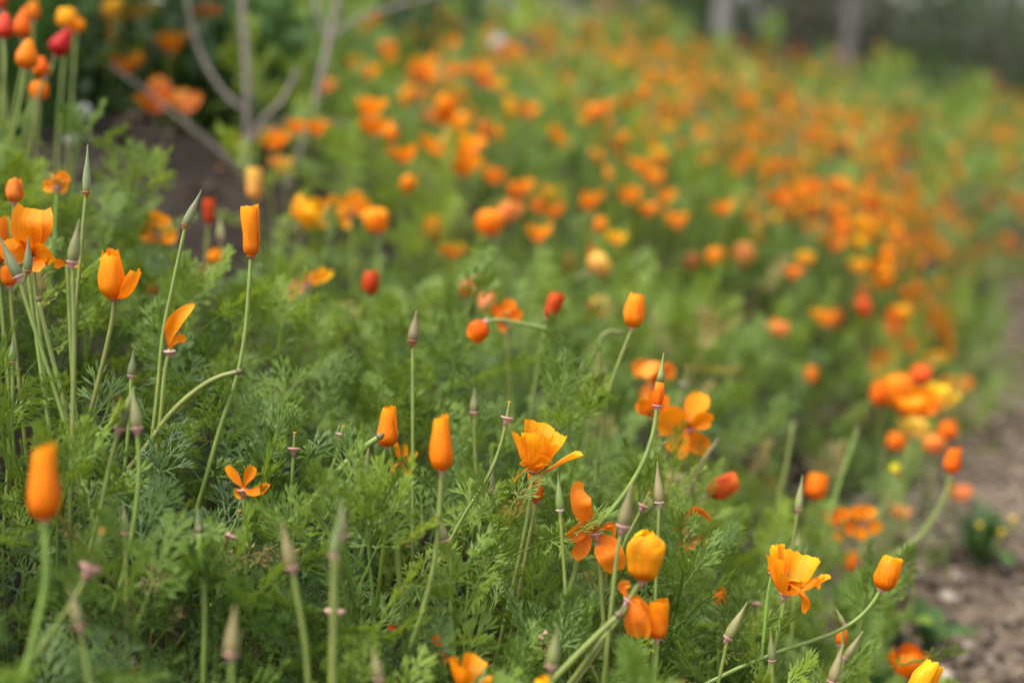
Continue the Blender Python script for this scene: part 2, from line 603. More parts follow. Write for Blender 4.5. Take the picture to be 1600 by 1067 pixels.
grow('poppy_foliage', 700, 0.08, 0.55, 1.6, 0.9, 1, 0.8, 1.2, 'feathery leaves carrying the near bank on past the picture edge', margin=620, dmin=0.55, inner=160)
grow('poppy_foliage', 800, 0.05, 1.5, 3.6, 0.9, 2, 1.1, 1.7, 'leaf cover carrying the middle bank on past the picture edge', margin=520, inner=160)

# ------------------------------------------------------------------ poppy parts
def toward_cam(p):
    return (CAM - p).normalized()

def basis(axis, p):
    """axis, screen-right direction and the direction towards the viewer, all square to each other"""
    a = axis.normalized()
    tc = toward_cam(p)
    e2 = (tc - a * tc.dot(a)).normalized()
    e1 = a.cross(e2) * -1.0
    if e1.dot(RT) < 0 and abs(e1.dot(RT)) > abs(e1.dot(UP)): e1 = -e1
    return a, e1, e2

PROF_FURL = [(0, .22), (.06, .55), (.16, .84), (.32, 1.0), (.55, .98), (.8, .86), (.93, .78), (1, .70)]
PROF_SLIM = [(0, .32), (.04, .70), (.12, .90), (.4, .96), (.8, 1.0), (.95, 1.0), (1, .95)]
PROF_TAPER = [(0, .40), (.05, .75), (.14, .95), (.28, 1.0), (.5, .90), (.75, .74), (.92, .64), (1, .58)]
PROF_BUD = [(0, .35), (.06, .70), (.18, .95), (.3, 1.0), (.5, .88), (.72, .62), (.9, .36), (1, .20)]
PROF_CUP = [(0, .25), (.07, .58), (.2, .84), (.45, .95), (.68, 1.0), (.86, .98), (.95, .93), (1, .84)]
PROF_OPEN = [(0, .16), (.1, .40), (.3, .62), (.6, .84), (.85, .98), (1, 1.06)]
PROF_CONE = [(0, .5), (.08, .9), (.2, 1.0), (.5, .72), (.8, .35), (1, .08)]

def interp(prof, v):
    for (a, x), (b, y) in zip(prof, prof[1:]):
        if v <= b:
            t = (v - a) / (b - a)
            return x + (y - x) * t
    return prof[-1][1]

def wrap_petal(base, axis, R, L, phi, wrap, lean, ls, prof, layer, seed, nu=13, nv=11, rag=0.05):
    """a petal wrapped part of the way round the flower's axis"""
    a, e1, e2 = basis(axis, base)
    rr = random.Random(seed)
    o1, o2 = rr.uniform(0, 50), rr.uniform(0, 50)
    ph, wr = math.radians(phi), math.radians(wrap)
    out_dir = e1 * math.cos(ph) + e2 * math.sin(ph)
    side = a.cross(out_dir)
    rot = Matrix.Rotation(math.radians(lean), 3, side)
    V, Fc, uv = [], [], []
    for j in range(nv):
        v = j / (nv - 1)
        for i in range(nu):
            u = -1 + 2 * i / (nu - 1)
            th = ph + u * wr * min(1.0, 0.62 + 0.55 * v)
            r = R * interp(prof, v) * (1.0 - 0.03 * layer + 0.13 * u)
            r *= 1 + 0.022 * math.sin(u * 8 + o1 * 3) * sstep(.1, .6, v)
            r *= 1 + 0.16 * noise.noise(Vector((u * 1.3 + o1, v * 2.0, o2))) * min(1, v * 2)
            z = L * ls * v * (1 - 0.07 * u * u * v)
            if v > 0.7:
                k = (v - 0.7) / 0.3
                z += L * rag * k * noise.noise(Vector((u * 3.2 + o1, 0.3, o2)))
                z += L * rag * 0.55 * k * noise.noise(Vector((u * 9 + o2, 2.3, o1)))
                r *= 1 + 0.07 * k * noise.noise(Vector((u * 4.0, o1, o2)))
            q = (e1 * math.cos(th) + e2 * math.sin(th)) * r + a * z
            if lean:
                piv = out_dir * (R * 0.18)
                q = rot @ (q - piv) + piv
            V.append(base + q)
            uv.append(((u + 1) / 2 + seed % 7, v))
    for j in range(nv - 1):
        for i in range(nu - 1):
            k = j * nu + i
            Fc.append((k, k + 1, k + nu + 1, k + nu))
    return V, Fc, uv

def blade_petal(pts, W, curl=0.6, twist=0.0, seed=0, nu=11, nv=15, hint=None, tipw=0.45, roll=0.0):
    """a petal laid along a curve: narrow foot, broad shoulder, blunt wavy end"""
    path = catmull(pts, nv)
    hint = hint if hint is not None else toward_cam(path[0])
    fr = frames(path, hint)
    rr = random.Random(seed)
    o1 = rr.uniform(0, 60)
    V, Fc, uv = [], [], []
    for j, (p, (t, n, b)) in enumerate(zip(path, fr)):
        v = j / (nv - 1)
        w = 0.20 + 0.80 * sstep(0, 0.6, v)
        if v > 0.62:
            x = (v - 0.62) / 0.38
            w *= math.sqrt(max(0, 1 - (1 - tipw * tipw) * x * x))
        w *= W * 0.5
        tw = math.radians(twist) * v
        n2 = n * math.cos(tw) + b * math.sin(tw)
        b2 = b * math.cos(tw) - n * math.sin(tw)
        c = max(0.05, abs(curl) + roll * v) * (1 if curl >= 0 else -1)
        for i in range(nu):
            u = -1 + 2 * i / (nu - 1)
            an = u * c
            off = b2 * (w * math.sin(an) / c) + n2 * (w * (1 - math.cos(an)) / c)
            rip = 0.22 * w * noise.noise(Vector((u * 2.5 + o1, v * 3.5, 1.7))) * (0.4 + v)
            endj = t * (W * (0.16 * noise.noise(Vector((u * 3 + o1, 4.0, 0.2))) + 0.08 * noise.noise(Vector((u * 9 + o1, 8.0, 0.2)))) * sstep(0.75, 1, v))
            V.append(p + off + n2 * rip + endj)
            uv.append(((u + 1) / 2 + seed % 5, v))
    for j in range(nv - 1):
        for i in range(nu - 1):
            k = j * nu + i
            Fc.append((k, k + 1, k + nu + 1, k + nu))
    return V, Fc, uv

def local(V, o):
    return [Vector(v) - o for v in V]

def add(root, name, V, Fc, mat, col=None, uv=None, smooth=True, label=None):
    o = new_obj(name, mesh_from(name, local(V, root['_o']) if '_o' in root else V, Fc, mat, uv, smooth), root)
    if col is not None: o.color = col
    if label: o['label'] = label
    return o

class Thing:
    """a thing standing on the ground: Empty at its foot, parts given in world space"""
    def __init__(self, name, foot, label, cat, group=None):
        self.o = empty(name, foot)
        self.c = Vector(foot)
        tag(self.o, label, cat, group)
    def part(self, name, V, Fc, mat, col=None, uv=None, smooth=True, label=None, parent=None):
        o = new_obj(name, mesh_from(name, [Vector(v) - self.c for v in V], Fc, mat, uv, smooth), parent or self.o)
        if col is not None: o.color = col
        if label: o['label'] = label
        return o

def jcol(c, seed, a=0.10):
    r = random.Random(seed * 7 + 3)
    k = 1 + r.uniform(-a, a)
    return (min(1, c[0] * (1 + r.uniform(-a, a) * 0.4)), c[1] * k * (1 + r.uniform(-a, a)), c[2], 1)

def stem_path(p0, wps, d):
    """from the flower down through the pixels the photo shows, then on to the soil"""
    pts = [p0] + [P(w[0], w[1], w[2] if len(w) > 2 else d) for w in wps]
    last = pts[-1]
    dr = (pts[-1] - pts[-2]).normalized() if len(pts) > 1 else Vector((0, 0, -1))
    g = ground(last.x, last.y)
    h = last.z - g
    if h > 0.02:
        dr = Vector((max(-.45, min(.45, dr.x)), max(-.45, min(.45, dr.y)), min(-0.7, dr.z))).normalized()
        mid = last + dr * (h * 0.45 / max(0.4, -dr.z))
        foot = mid + Vector((dr.x * 0.25, dr.y * 0.25, -1)) * max(0.01, mid.z - ground(mid.x, mid.y))
        foot.z = ground(foot.x, foot.y) - 0.01
        pts += [mid, foot]
    else:
        pts[-1].z = min(pts[-1].z, g - 0.005)
    return pts

SEED = [0]
def nseed():
    SEED[0] += 1
    return SEED[0]

def stem_part(T, pts, r, col=GREEN, n=None):
    r *= 0.63
    V, Fc = tube_geo(pts, r * 0.92, r * 1.15, n or (8 + 4 * len(pts)), 8, 0.12)
    return T.part('stem', V, Fc, M_STEM, jcol(col, nseed(), 0.12))

def rim_part(T, base, axis, r, col=PINK, parent=None, flat=1.0):
    """the swollen stem top and the small pink collar every poppy carries under its petals"""
    rs = 0.0016
    V, Fc, uv = lathe_geo(base, axis, [(rs, -r * 1.7), (rs * 1.15, -r * 1.0), (r * .42, -r * .40), (r * .60, -r * .12), (r * .5, 0)], 12, 0.06)
    rc = T.part('receptacle', V, Fc, M_STEM, (GREEN[0] * 1.05, GREEN[1] * .9, GREEN[2], 1))
    V, Fc, uv = lathe_geo(base, axis, [(r * .58, -r * .06), (r * .92, -r * .07), (r * 1.05, r * .02), (r * .98, r * .10), (r * .74, r * .07), (r * .4, r * .02)], 16, 0.05)
    return T.part('collar', V, Fc, M_STEM, col, None, parent=rc)

FURL = [(0, .22), (.06, .55), (.16, .84), (.32, 1.0), (.55, .98), (.8, .86), (.93, .78), (1, .70)]
PROF_SLIM = [(0, .32), (.04, .70), (.12, .90), (.4, .96), (.8, 1.0), (.95, 1.0), (1, .95)]
PROF_CUP = [(0, .25), (.07, .58), (.2, .84), (.45, .95), (.68, 1.0), (.86, .90), (.95, .72), (1, .55)]
PROF_OPEN = [(0, .16), (.1, .40), (.3, .62), (.6, .84), (.85, .98), (1, 1.06)]
PROF_CONE = [(0, .5), (.08, .9), (.2, 1.0), (.5, .72), (.8, .35), (1, .08)]

def interp(prof, v):
    for (a, x), (b, y) in zip(prof, prof[1:]):
        if v <= b:
            t = (v - a) / (b - a)
            return x + (y - x) * t
    return prof[-1][1]

def wrap_petal(base, axis, R, L, phi, wrap, lean, ls, prof, layer, seed, nu=13, nv=11, rag=0.05):
    """a petal wrapped part of the way round the flower's axis"""
    a, e1, e2 = basis(axis, base)
    rr = random.Random(seed)
    o1, o2 = rr.uniform(0, 50), rr.uniform(0, 50)
    ph, wr = math.radians(phi), math.radians(wrap)
    out_dir = e1 * math.cos(ph) + e2 * math.sin(ph)
    side = a.cross(out_dir)
    rot = Matrix.Rotation(math.radians(lean), 3, side)
    V, Fc, uv = [], [], []
    for j in range(nv):
        v = j / (nv - 1)
        for i in range(nu):
            u = -1 + 2 * i / (nu - 1)
            th = ph + u * wr * min(1.0, 0.62 + 0.55 * v)
            r = R * interp(prof, v) * (1.0 - 0.03 * layer + 0.10 * u)
            r *= 1 + 0.16 * noise.noise(Vector((u * 1.3 + o1, v * 2.0, o2))) * min(1, v * 2)
            z = L * ls * v * (1 - 0.07 * u * u * v)
            if v > 0.7:
                k = (v - 0.7) / 0.3
                z += L * rag * k * noise.noise(Vector((u * 3.2 + o1, 0.3, o2)))
                z += L * rag * 0.55 * k * noise.noise(Vector((u * 9 + o2, 2.3, o1)))
                r *= 1 + 0.07 * k * noise.noise(Vector((u * 4.0, o1, o2)))
            q = (e1 * math.cos(th) + e2 * math.sin(th)) * r + a * z
            if lean:
                piv = out_dir * (R * 0.18)
                q = rot @ (q - piv) + piv
            V.append(base + q)
            uv.append(((u + 1) / 2 + seed % 7, v))
    for j in range(nv - 1):
        for i in range(nu - 1):
            k = j * nu + i
            Fc.append((k, k + 1, k + nu + 1, k + nu))
    return V, Fc, uv

def blade_petal(pts, W, curl=0.6, twist=0.0, seed=0, nu=11, nv=15, hint=None, tipw=0.45, roll=0.0):
    """a petal laid along a curve: narrow foot, broad shoulder, blunt wavy end"""
    path = catmull(pts, nv)
    hint = hint if hint is not None else toward_cam(path[0])
    fr = frames(path, hint)
    rr = random.Random(seed)
    o1 = rr.uniform(0, 60)
    V, Fc, uv = [], [], []
    for j, (p, (t, n, b)) in enumerate(zip(path, fr)):
        v = j / (nv - 1)
        w = 0.20 + 0.80 * sstep(0, 0.6, v)
        if v > 0.62:
            x = (v - 0.62) / 0.38
            w *= math.sqrt(max(0, 1 - (1 - tipw * tipw) * x * x))
        w *= W * 0.5
        tw = math.radians(twist) * v
        n2 = n * math.cos(tw) + b * math.sin(tw)
        b2 = b * math.cos(tw) - n * math.sin(tw)
        c = max(0.05, abs(curl) + roll * v) * (1 if curl >= 0 else -1)
        for i in range(nu):
            u = -1 + 2 * i / (nu - 1)
            an = u * c
            off = b2 * (w * math.sin(an) / c) + n2 * (w * (1 - math.cos(an)) / c)
            rip = 0.10 * w * noise.noise(Vector((u * 2.5 + o1, v * 3.5, 1.7))) * (0.4 + v)
            endj = t * (W * 0.10 * noise.noise(Vector((u * 3 + o1, 4.0, 0.2))) * sstep(0.75, 1, v))
            V.append(p + off + n2 * rip + endj)
            uv.append(((u + 1) / 2 + seed % 5, v))
    for j in range(nv - 1):
        for i in range(nu - 1):
            k = j * nu + i
            Fc.append((k, k + 1, k + nu + 1, k + nu))
    return V, Fc, uv

def local(V, o):
    return [Vector(v) - o for v in V]

def add(root, name, V, Fc, mat, col=None, uv=None, smooth=True, label=None):
    o = new_obj(name, mesh_from(name, local(V, root['_o']) if '_o' in root else V, Fc, mat, uv, smooth), root)
    if col is not None: o.color = col
    if label: o['label'] = label
    return o

class Thing:
    """a thing standing on the ground: Empty at its foot, parts given in world space"""
    def __init__(self, name, foot, label, cat, group=None):
        self.o = empty(name, foot)
        self.c = Vector(foot)
        tag(self.o, label, cat, group)
    def part(self, name, V, Fc, mat, col=None, uv=None, smooth=True, label=None, parent=None):
        o = new_obj(name, mesh_from(name, [Vector(v) - self.c for v in V], Fc, mat, uv, smooth), parent or self.o)
        if col is not None: o.color = col
        if label: o['label'] = label
        return o

def jcol(c, seed, a=0.10):
    r = random.Random(seed * 7 + 3)
    k = 1 + r.uniform(-a, a)
    return (min(1, c[0] * (1 + r.uniform(-a, a) * 0.4)), c[1] * k * (1 + r.uniform(-a, a)), c[2], 1)

def stem_path(p0, wps, d):
    """from the flower down through the pixels the photo shows, then on to the soil"""
    pts = [p0] + [P(w[0], w[1], w[2] if len(w) > 2 else d) for w in wps]
    last = pts[-1]
    dr = (pts[-1] - pts[-2]).normalized() if len(pts) > 1 else Vector((0, 0, -1))
    g = ground(last.x, last.y)
    h = last.z - g
    if h > 0.02:
        dr = Vector((max(-.7, min(.7, dr.x)), max(-.7, min(.7, dr.y)), min(-0.5, dr.z))).normalized()
        mid = last + dr * (h * 0.45 / max(0.4, -dr.z))
        foot = mid + Vector((dr.x * 0.25, dr.y * 0.25, -1)) * max(0.01, mid.z - ground(mid.x, mid.y))
        foot.z = ground(foot.x, foot.y) - 0.01
        pts += [mid, foot]
    else:
        pts[-1].z = min(pts[-1].z, g - 0.005)
    return pts

SEED = [0]
def nseed():
    SEED[0] += 1
    return SEED[0]

def stem_part(T, pts, r, col=GREEN, n=None):
    V, Fc = tube_geo(pts, r * 0.92, r * 1.15, n or (8 + 4 * len(pts)), 8, 0.12)
    return T.part('stem', V, Fc, M_STEM, jcol(col, nseed(), 0.12))

def rim_part(T, base, axis, r, col=PINK, parent=None, flat=1.0):
    """the small flared collar every poppy carries under its petals"""
    h = r * 0.55
    prof = [(r * .30, -h * 2.2), (r * .42, -h * 1.1), (r * .72, -h * .35), (r * 1.0 * flat, 0), (r * .98 * flat, h * .28), (r * .6, h * .22), (r * .3, h * .3)]
    V, Fc, uv = lathe_geo(base, axis, prof, 14, 0.05)
    return T.part('collar', V, Fc, M_STEM, col, None)

FURL = [(75, 95, 0, 1.0), (200, 105, 0, .93), (320, 100, 0, 1.03), (30, 80, 0, .86)]
CUP = [(80, 78, 0, 1.0), (175, 75, 4, .95), (265, 80, 2, 1.06), (355, 75, 6, .97)]
HALF = [(110, 75, 0, .92), (195, 80, 0, .98), (290, 85, -2, 1.08), (28, 80, 40, .80)]
WIDE = [(95, 60, 12, .85), (185, 62, 22, .95), (275, 65, 8, 1.1), (5, 62, 26, .95)]
RAGGED = [(75, 50, 24, .72), (150, 48, 14, .9), (230, 52, 6, 1.05), (300, 55, 8, 1.1), (10, 50, 26, 1.0)]

def bloom(label, base, tip, d, wpx, col=ORANGE, stem=(), form=FURL, prof=PROF_FURL, dd=0.0, group=None, rag=0.085, srad=0.0017, rimcol=PINK, lod=1.0, tips=None):
    """a poppy flower: stem, collar and wrapped petals"""
    b = P(base[0], base[1], d)
    t = P(tip[0], tip[1], d + dd)
    L = (t - b).length
    axis = (t - b).normalized()
    R = wpx / 2 / F * d
    sp = stem_path(b, stem or [(base[0] + random.uniform(-6, 6), base[1] + 45)], d)
    T = Thing('poppy_flower', sp[-1], label, 'poppy', group)
    stem_part(T, sp, srad)
    rim_part(T, b, axis, max(0.0035, R * 0.32), rimcol)
    for i, (phi, wr, lean, ls) in enumerate(form):
        s = nseed()
        nu, nv = (13, 11) if lod >= 1 else (9, 7)
        V, Fc, uv = wrap_petal(b, axis, R, L, phi + (s * 37 % 24 - 12), wr, lean, ls, prof, i, s, nu, nv, rag)
        T.part('petal', V, Fc, M_PETAL, jcol(col, s), uv)
    return T

def spray(label, c, d, petals, col=ORANGE, stem=(), group=None, stamens=True, srad=0.0017, name='poppy_flower', cat='poppy', collar=True, axis=None, onto=None):
    """a flower whose petals hang open: every petal follows its own curve (pixels, depth offset)"""
    b = P(c[0], c[1], d)
    if onto is not None:
        T = onto
    elif name == 'poppy_flower':
        sp = stem_path(b, stem or [(c[0], c[1] + 45)], d)
        T = Thing(name, sp[-1], label, cat, group)
        stem_part(T, sp, srad)
        ax = axis or (b - sp[1]).normalized()
        if collar: rim_part(T, b - ax * 0.002, ax, 0.005)
        if stamens:
            V, Fc = [], []
            rr = random.Random(nseed())
            tc = (toward_cam(b) * 0.8 + ax).normalized()
            for i in range(16):
                dv = (tc + Vector((rr.uniform(-.8, .8), rr.uniform(-.8, .8), rr.uniform(-.8, .8)))).normalized()
                tube_geo([b, b + dv * 0.006, b + dv * 0.010 + Vector((0, 0, rr.uniform(-.001, .002)))], 0.0003, 0.0006, 4, 4, 0, V, Fc)
            T.part('stamens', V, Fc, M_STAMEN)
    else:
        T = Thing(name, b, label, cat, group)
    for pe in petals:
        pts, w = pe[0], pe[1]
        kw = dict(pe[2]) if len(pe) > 2 else {}
        cl = kw.pop('col', col)
        Q = [b] if kw.pop('root', True) else []
        Q += [P(q[0], q[1], d + (q[2] if len(q) > 2 else 0)) for q in pts]
        s = nseed()
        V, Fc, uv = blade_petal(Q, w / F * d, seed=s, **kw)
        T.part('petal', V, Fc, M_PETAL, jcol(cl, s), uv)
    return T

def pod(label, base, tip, d, wpx, col=PODG, stem=(), dd=0.0, rim=PINK, srad=0.0015, rimr=1.02, group=None, orange=False):
    b = P(base[0], base[1], d)
    t = P(tip[0], tip[1], d + dd)
    L = (t - b).length
    axis = (t - b).normalized()
    R = wpx / 2 / F * d * .9
    sp = stem_path(b, stem or [(base[0] + random.uniform(-8, 8), base[1] + 60)], d)
    T = Thing('poppy_bud' if orange else 'poppy_seed_pod', sp[-1], label, 'flower bud' if orange else 'seed pod', group)
    stem_part(T, sp, srad)
    rim_part(T, b, axis, R * min(rimr, 1.12), rim)
    prof = [(R * .62, 0), (R * .90, L * .07), (R, L * .18), (R * .97, L * .30), (R * .80, L * .45), (R * .55, L * .60), (R * .33, L * .74), (R * .20, L * .88), (R * .13, L * .97), (R * .05, L)]
    V, Fc, uv = lathe_geo(b, axis, prof, 16, 0.07)
    if orange:
        lo = [(r, z) for r, z in prof if z <= L * .46]
        hi = [(r * 1.06, z) for r, z in prof if z >= L * .42]
        V, Fc, uv = lathe_geo(b, axis, lo, 16, 0.03)
        T.part('petal_roll', V, Fc, M_PETAL, DEEP, uv, label='orange furled petals showing under the cap')
        V, Fc, uv = lathe_geo(b, axis, hi, 16, 0.06)
        T.part('cap', V, Fc, M_STEM, col)
    else:
        gm = .38
        T.part('pod', V, Fc, M_STEM, jcol(tuple(a * (1 - gm) + b * gm for a, b in zip(col, (.20, .25, .075, 1))), nseed(), 0.08))
    return T

def spent(label, c, d, wpx, stem=(), stub=(0, -22), group=None, col=PINK, stubcol=GREEN):
    """a collar whose petals have fallen, with the young pod in its middle"""
    b = P(c[0], c[1], d)
    R = wpx / 2 / F * d
    sp = stem_path(b, stem or [(c[0] - 8, c[1] + 60)], d)
    T = Thing('spent_poppy', sp[-1], label, 'spent poppy', group)
    stem_part(T, sp, 0.0015)
    ax = (b - sp[1]).normalized()
    rim_part(T, b, ax, R, col)
    t = P(c[0] + stub[0], c[1] + stub[1], d)
    V, Fc = tube_geo([b, b.lerp(t, .5), t], 0.0013, 0.0006, 6, 8)
    st = T.part('young_pod', V, Fc, M_STEM, stubcol)
    V, Fc = [], []
    for k in (-1, 1, 0):
        tube_geo([t, t + (t - b) * 0.2 + RT * k * 0.0012], 0.0004, 0.0003, 2, 4, 0, V, Fc)
    T.part('style', V, Fc, M_STAMEN, parent=st)
    return T

# ------------------------------------------------------------------ the poppies in and near the plane of focus
bloom('tall slim orange poppy furled to a tube, alone on a long stem before the soil', (392, 401), (391, 322), 1.09, 28, ORANGE, [(389, 450), (383, 520), (370, 590), (345, 665), (318, 760)], prof=PROF_SLIM, rimcol=RUST)
bloom('half open orange poppy with one petal folded out to the right beside thin pod stems', (178, 468), (172, 394), 1.09, 40, ORANGE, [(175, 500), (168, 535), (155, 590)], form=HALF, prof=PROF_FURL, rimcol=RUST)
spray('single twisted orange petal left standing on a pink collar', (265, 545), 1.09, [([(266, 522), (279, 500, -.004), (304, 476)], 30, dict(curl=1.1, twist=-50, tipw=.15)), ([(272, 534), (284, 528), (290, 533)], 14, dict(curl=.5))], ORANGE, [(258, 580), (252, 640)], axis=Vector((0, 0, 1)), stamens=False)
bloom('furled orange poppy with ragged yellow top, pink collar stems to its left', (603, 697), (608, 636), 1.10, 35, ORANGE, [(597, 730), (586, 780), (566, 860), (540, 940), (520, 1010)], rag=.09, prof=PROF_TAPER)
bloom('furled deep orange poppy just right of the smaller ragged one', (690, 735), (690, 651), 0.97, 37, ORANGE, [(687, 790), (678, 880), (655, 970), (630, 1040)], prof=PROF_TAPER)
bloom('large out of focus furled orange poppy low at the left edge', (68, 811), (70, 697), 0.80, 50, (.88, .225, .004, 1), [(72, 860), (70, 920), (52, 1000), (35, 1067)], prof=PROF_TAPER, srad=.0019)
bloom('rounded golden yellow poppy, the brightest bloom near the bottom', (1003, 906), (1013, 832), 1.0, 60, YELLOW, [(992, 922), (975, 955), (940, 1000), (900, 1055)], form=[(70, 85, 0, 1.0), (165, 85, 2, .93), (260, 90, 0, 1.04), (350, 85, 3, .96), (110, 60, 0, .84)], prof=[(0, .30), (.07, .64), (.2, .86), (.35, .90), (.6, 1), (.80, .97), (.92, .78), (1, .40)], rag=.07, srad=.0023)
bloom('slim furled orange poppy below the golden yellow bloom', (1027, 998), (1031, 937), 1.0, 31, ORANGE, [(1025, 1040), (1022, 1067)], prof=PROF_SLIM, tips=YELLOW)
bloom('furled orange poppy on a curved bare stem beside the mulch path', (1376, 921), (1398, 870), 1.10, 38, ORANGE, [(1366, 938), (1345, 962), (1308, 986), (1268, 1001), (1225, 1015)], rag=.10, prof=[(0, .25), (.08, .7), (.25, 1), (.45, .98), (.8, .82), (1, .8)])
RAG = bloom('ragged open golden orange poppy with drooping lower petals near the path', (1226, 929), (1248, 866), 1.09, 62, (.91, .30, .006, 1), [(1222, 960), (1210, 1010)], form=RAGGED, prof=PROF_OPEN, rag=.08)
bloom('narrow furled poppy tucked against the ragged golden one', (1206, 896), (1217, 851), 1.13, 20, YELLOW, [(1200, 930), (1195, 980)], prof=PROF_SLIM)
spray(None, (1232, 922), 1.075, [([(1238, 912, -.012), (1252, 921, -.018), (1264, 942, -.012), (1256, 957, -.01)], 26, dict(curl=1.2, tipw=.3)), ([(1240, 905, -.012), (1254, 908, -.02)], 22, dict(curl=1.5)), ([(1262, 912), (1276, 906), (1279, 920)], 10, dict(curl=.8))], ORANGE, onto=RAG)
MANY = bloom('many petalled golden orange poppy opening upward above a drooping one', (834, 737), (850, 668), 1.09, 66, (.92, .32, .006, 1), [(829, 775), (820, 830), (805, 900)], form=[(100, 48, 6, .92), (165, 50, 12, .86), (240, 60, 4, 1.08), (300, 55, 8, 1.0), (10, 46, 34, 1.0), (60, 40, 10, .78)], prof=PROF_OPEN, rag=.07, rimcol=RUST)
spray(None, (831, 728), 1.075, [([(840, 722, -.006), (850, 716, -.012), (860, 722, -.01)], 24, dict(curl=1.4)), ([(820, 722, -.004), (812, 724, -.006)], 12, dict(curl=1.2)), ([(818, 735), (808, 745), (801, 753)], 5, dict(curl=.6))], ORANGE, onto=MANY)
bloom('narrow rusty orange poppy hanging below the many petalled one', (838, 783), (837, 735), 1.10, 22, DEEP, [(832, 815), (824, 855), (812, 920)], form=[(90, 80, 2, 1), (200, 90, 0, .9), (320, 90, 0, 1)], prof=PROF_SLIM, rimcol=RUST)
spray('wilted wide open orange poppy with dark centre and curled petals', (930, 830), 1.07, [
    ([(920, 812), (906, 790, -.01), (904, 770, -.006), (914, 768, .004)], 40, dict(curl=.7, twist=25, tipw=.6)),
    ([(912, 822), (898, 833, -.004), (886, 838, -.004)], 30, dict(curl=1.0, twist=-20)),
    ([(918, 842), (908, 858), (897, 872)], 26, dict(curl=.5)),
    ([(942, 846), (954, 866, -.01), (964, 890, -.004)], 46, dict(curl=.6, tipw=.5)),
    ([(945, 822), (958, 818, -.004), (960, 838, -.002)], 10, dict(curl=1.2)),
    ([(944, 826), (956, 826), (958, 846)], 8, dict(curl=1.2))], (0.88, 0.215, 0.010, 1), [(936, 870), (940, 930)])
spray('limp twisted poppy with petals hanging, between the two yellow topped blooms', (985, 935), 1.0, [
    ([(976, 924), (972, 914), (984, 911)], 20, dict(curl=1.3, tipw=.5)),
    ([(996, 948, -.01), (1004, 970, -.012), (1003, 994, -.004)], 38, dict(curl=1.3, tipw=.5)),
    ([(988, 952, -.004), (986, 975, -.004), (996, 992)], 24, dict(curl=1.1)),
    ([(1000, 936, -.012), (1012, 950, -.014), (1014, 965, -.01)], 26, dict(curl=1.0, twist=20))], (0.90, 0.27, 0.02, 1), [(975, 948), (955, 985), (925, 1030)], stamens=False)
bloom('yellow orange poppy tip rising from the bottom edge beside the path', (1425, 1090), (1462, 1036), 1.06, 38, YELLOW, [(1405, 1120)], rag=.10)
spray('open orange poppy showing five spread petals behind the tall bud', (1078, 667), 1.32, [
    ([(1060, 660, -.01), (1040, 656, -.02), (1024, 664, -.02)], 50, dict(curl=.5, tipw=.65)),
    ([(1080, 648), (1090, 630, .01), (1098, 615, .015)], 40, dict(curl=.7, tipw=.4)),
    ([(1090, 660, -.015), (1104, 655, -.02), (1112, 658, -.02)], 34, dict(curl=1.1)),
    ([(1070, 682), (1058, 700), (1048, 708)], 38, dict(curl=.5, tipw=.7)),
    ([(1086, 682, .01), (1092, 698, .012), (1088, 710, .01)], 36, dict(curl=.5, tipw=.6))], ORANGE, [(1080, 720, 1.34), (1084, 790, 1.36)])
spray('orange poppy petals folded behind the green and orange bud', (1022, 652), 1.28, [
    ([(1014, 642), (1004, 632, -.01), (995, 628, -.01)], 30, dict(curl=.9)), ([(1026, 636), (1022, 620), (1020, 612)], 22, dict(curl=.9)), ([(1030, 640), (1036, 628), (1038, 616)], 22, dict(curl=.7))], DEEP, [(1020, 700), (1010, 760)])
spray('blurred domed orange poppy behind the tip of the bud', (1022, 600), 1.55, [
    ([(1008, 582), (1000, 572), (998, 590)], 32, dict(curl=.9)), ([(1030, 578, -.02), (1042, 575, -.02), (1046, 592, -.02)], 32, dict(curl=.8)), ([(1018, 572, -.03), (1014, 566, -.05), (1010, 588, -.06)], 36, dict(curl=.6)), ([(1012, 610), (1008, 628)], 22, dict(curl=.6))], (0.87, 0.25, .03, 1), [(1024, 650), (1030, 720)])
bloom('wilted reddish orange poppy leaning right on a thin stem', (1106, 773), (1152, 748), 1.36, 34, (0.80, 0.14, 0.02, 1), [(1090, 783), (1060, 800), (1035, 860)], rag=.12)
spray('orange poppy with one petal arched like a hood over feathery leaves', (1075, 832), 1.28, [
    ([(1066, 810), (1080, 796, -.01), (1100, 797, -.02), (1112, 812, -.02)], 26, dict(curl=.9)), ([(1060, 822), (1052, 826)], 30, dict(curl=.6, col=RED)), ([(1074, 850), (1066, 862)], 28, dict(curl=.6, col=DEEP)), ([(1088, 846), (1100, 838)], 15, dict(curl=.8))], DEEP, [(1078, 870), (1082, 930)], stamens=False)
bloom('small red orange poppy half buried in leaves right of the golden bloom', (1125, 952), (1124, 918), 1.22, 24, DEEP, [(1124, 985)], rag=.1)
bloom('furled orange poppy blurred above the pair of ragged ones near the path', (1270, 780), (1280, 740), 1.62, 32, DEEP, [(1262, 820), (1250, 880)], form=CUP, rag=.1)
spray('ragged open orange poppy, one of two blurred side by side near the path', (1312, 822), 1.62, [([(1298, 808), (1290, 802)], 26), ([(1318, 804), (1322, 794)], 28), ([(1326, 824), (1334, 828)], 26), ([(1306, 836), (1302, 844)], 24)], DEEP, [(1314, 860), (1318, 930)])
spray('ragged open orange poppy right beside its blurred twin near the path', (1352, 816), 1.66, [([(1340, 800), (1336, 790)], 24), ([(1358, 800), (1362, 792)], 24), ([(1364, 822), (1370, 832)], 26), ([(1346, 830), (1346, 842)], 22)], ORANGE, [(1350, 860), (1340, 930)])
bloom('furled orange poppy on a long arched stem standing against the path', (1486, 741), (1493, 701), 1.55, 25, DEEP, [(1478, 770), (1462, 803), (1432, 842), (1395, 872), (1375, 905)], srad=.0024)
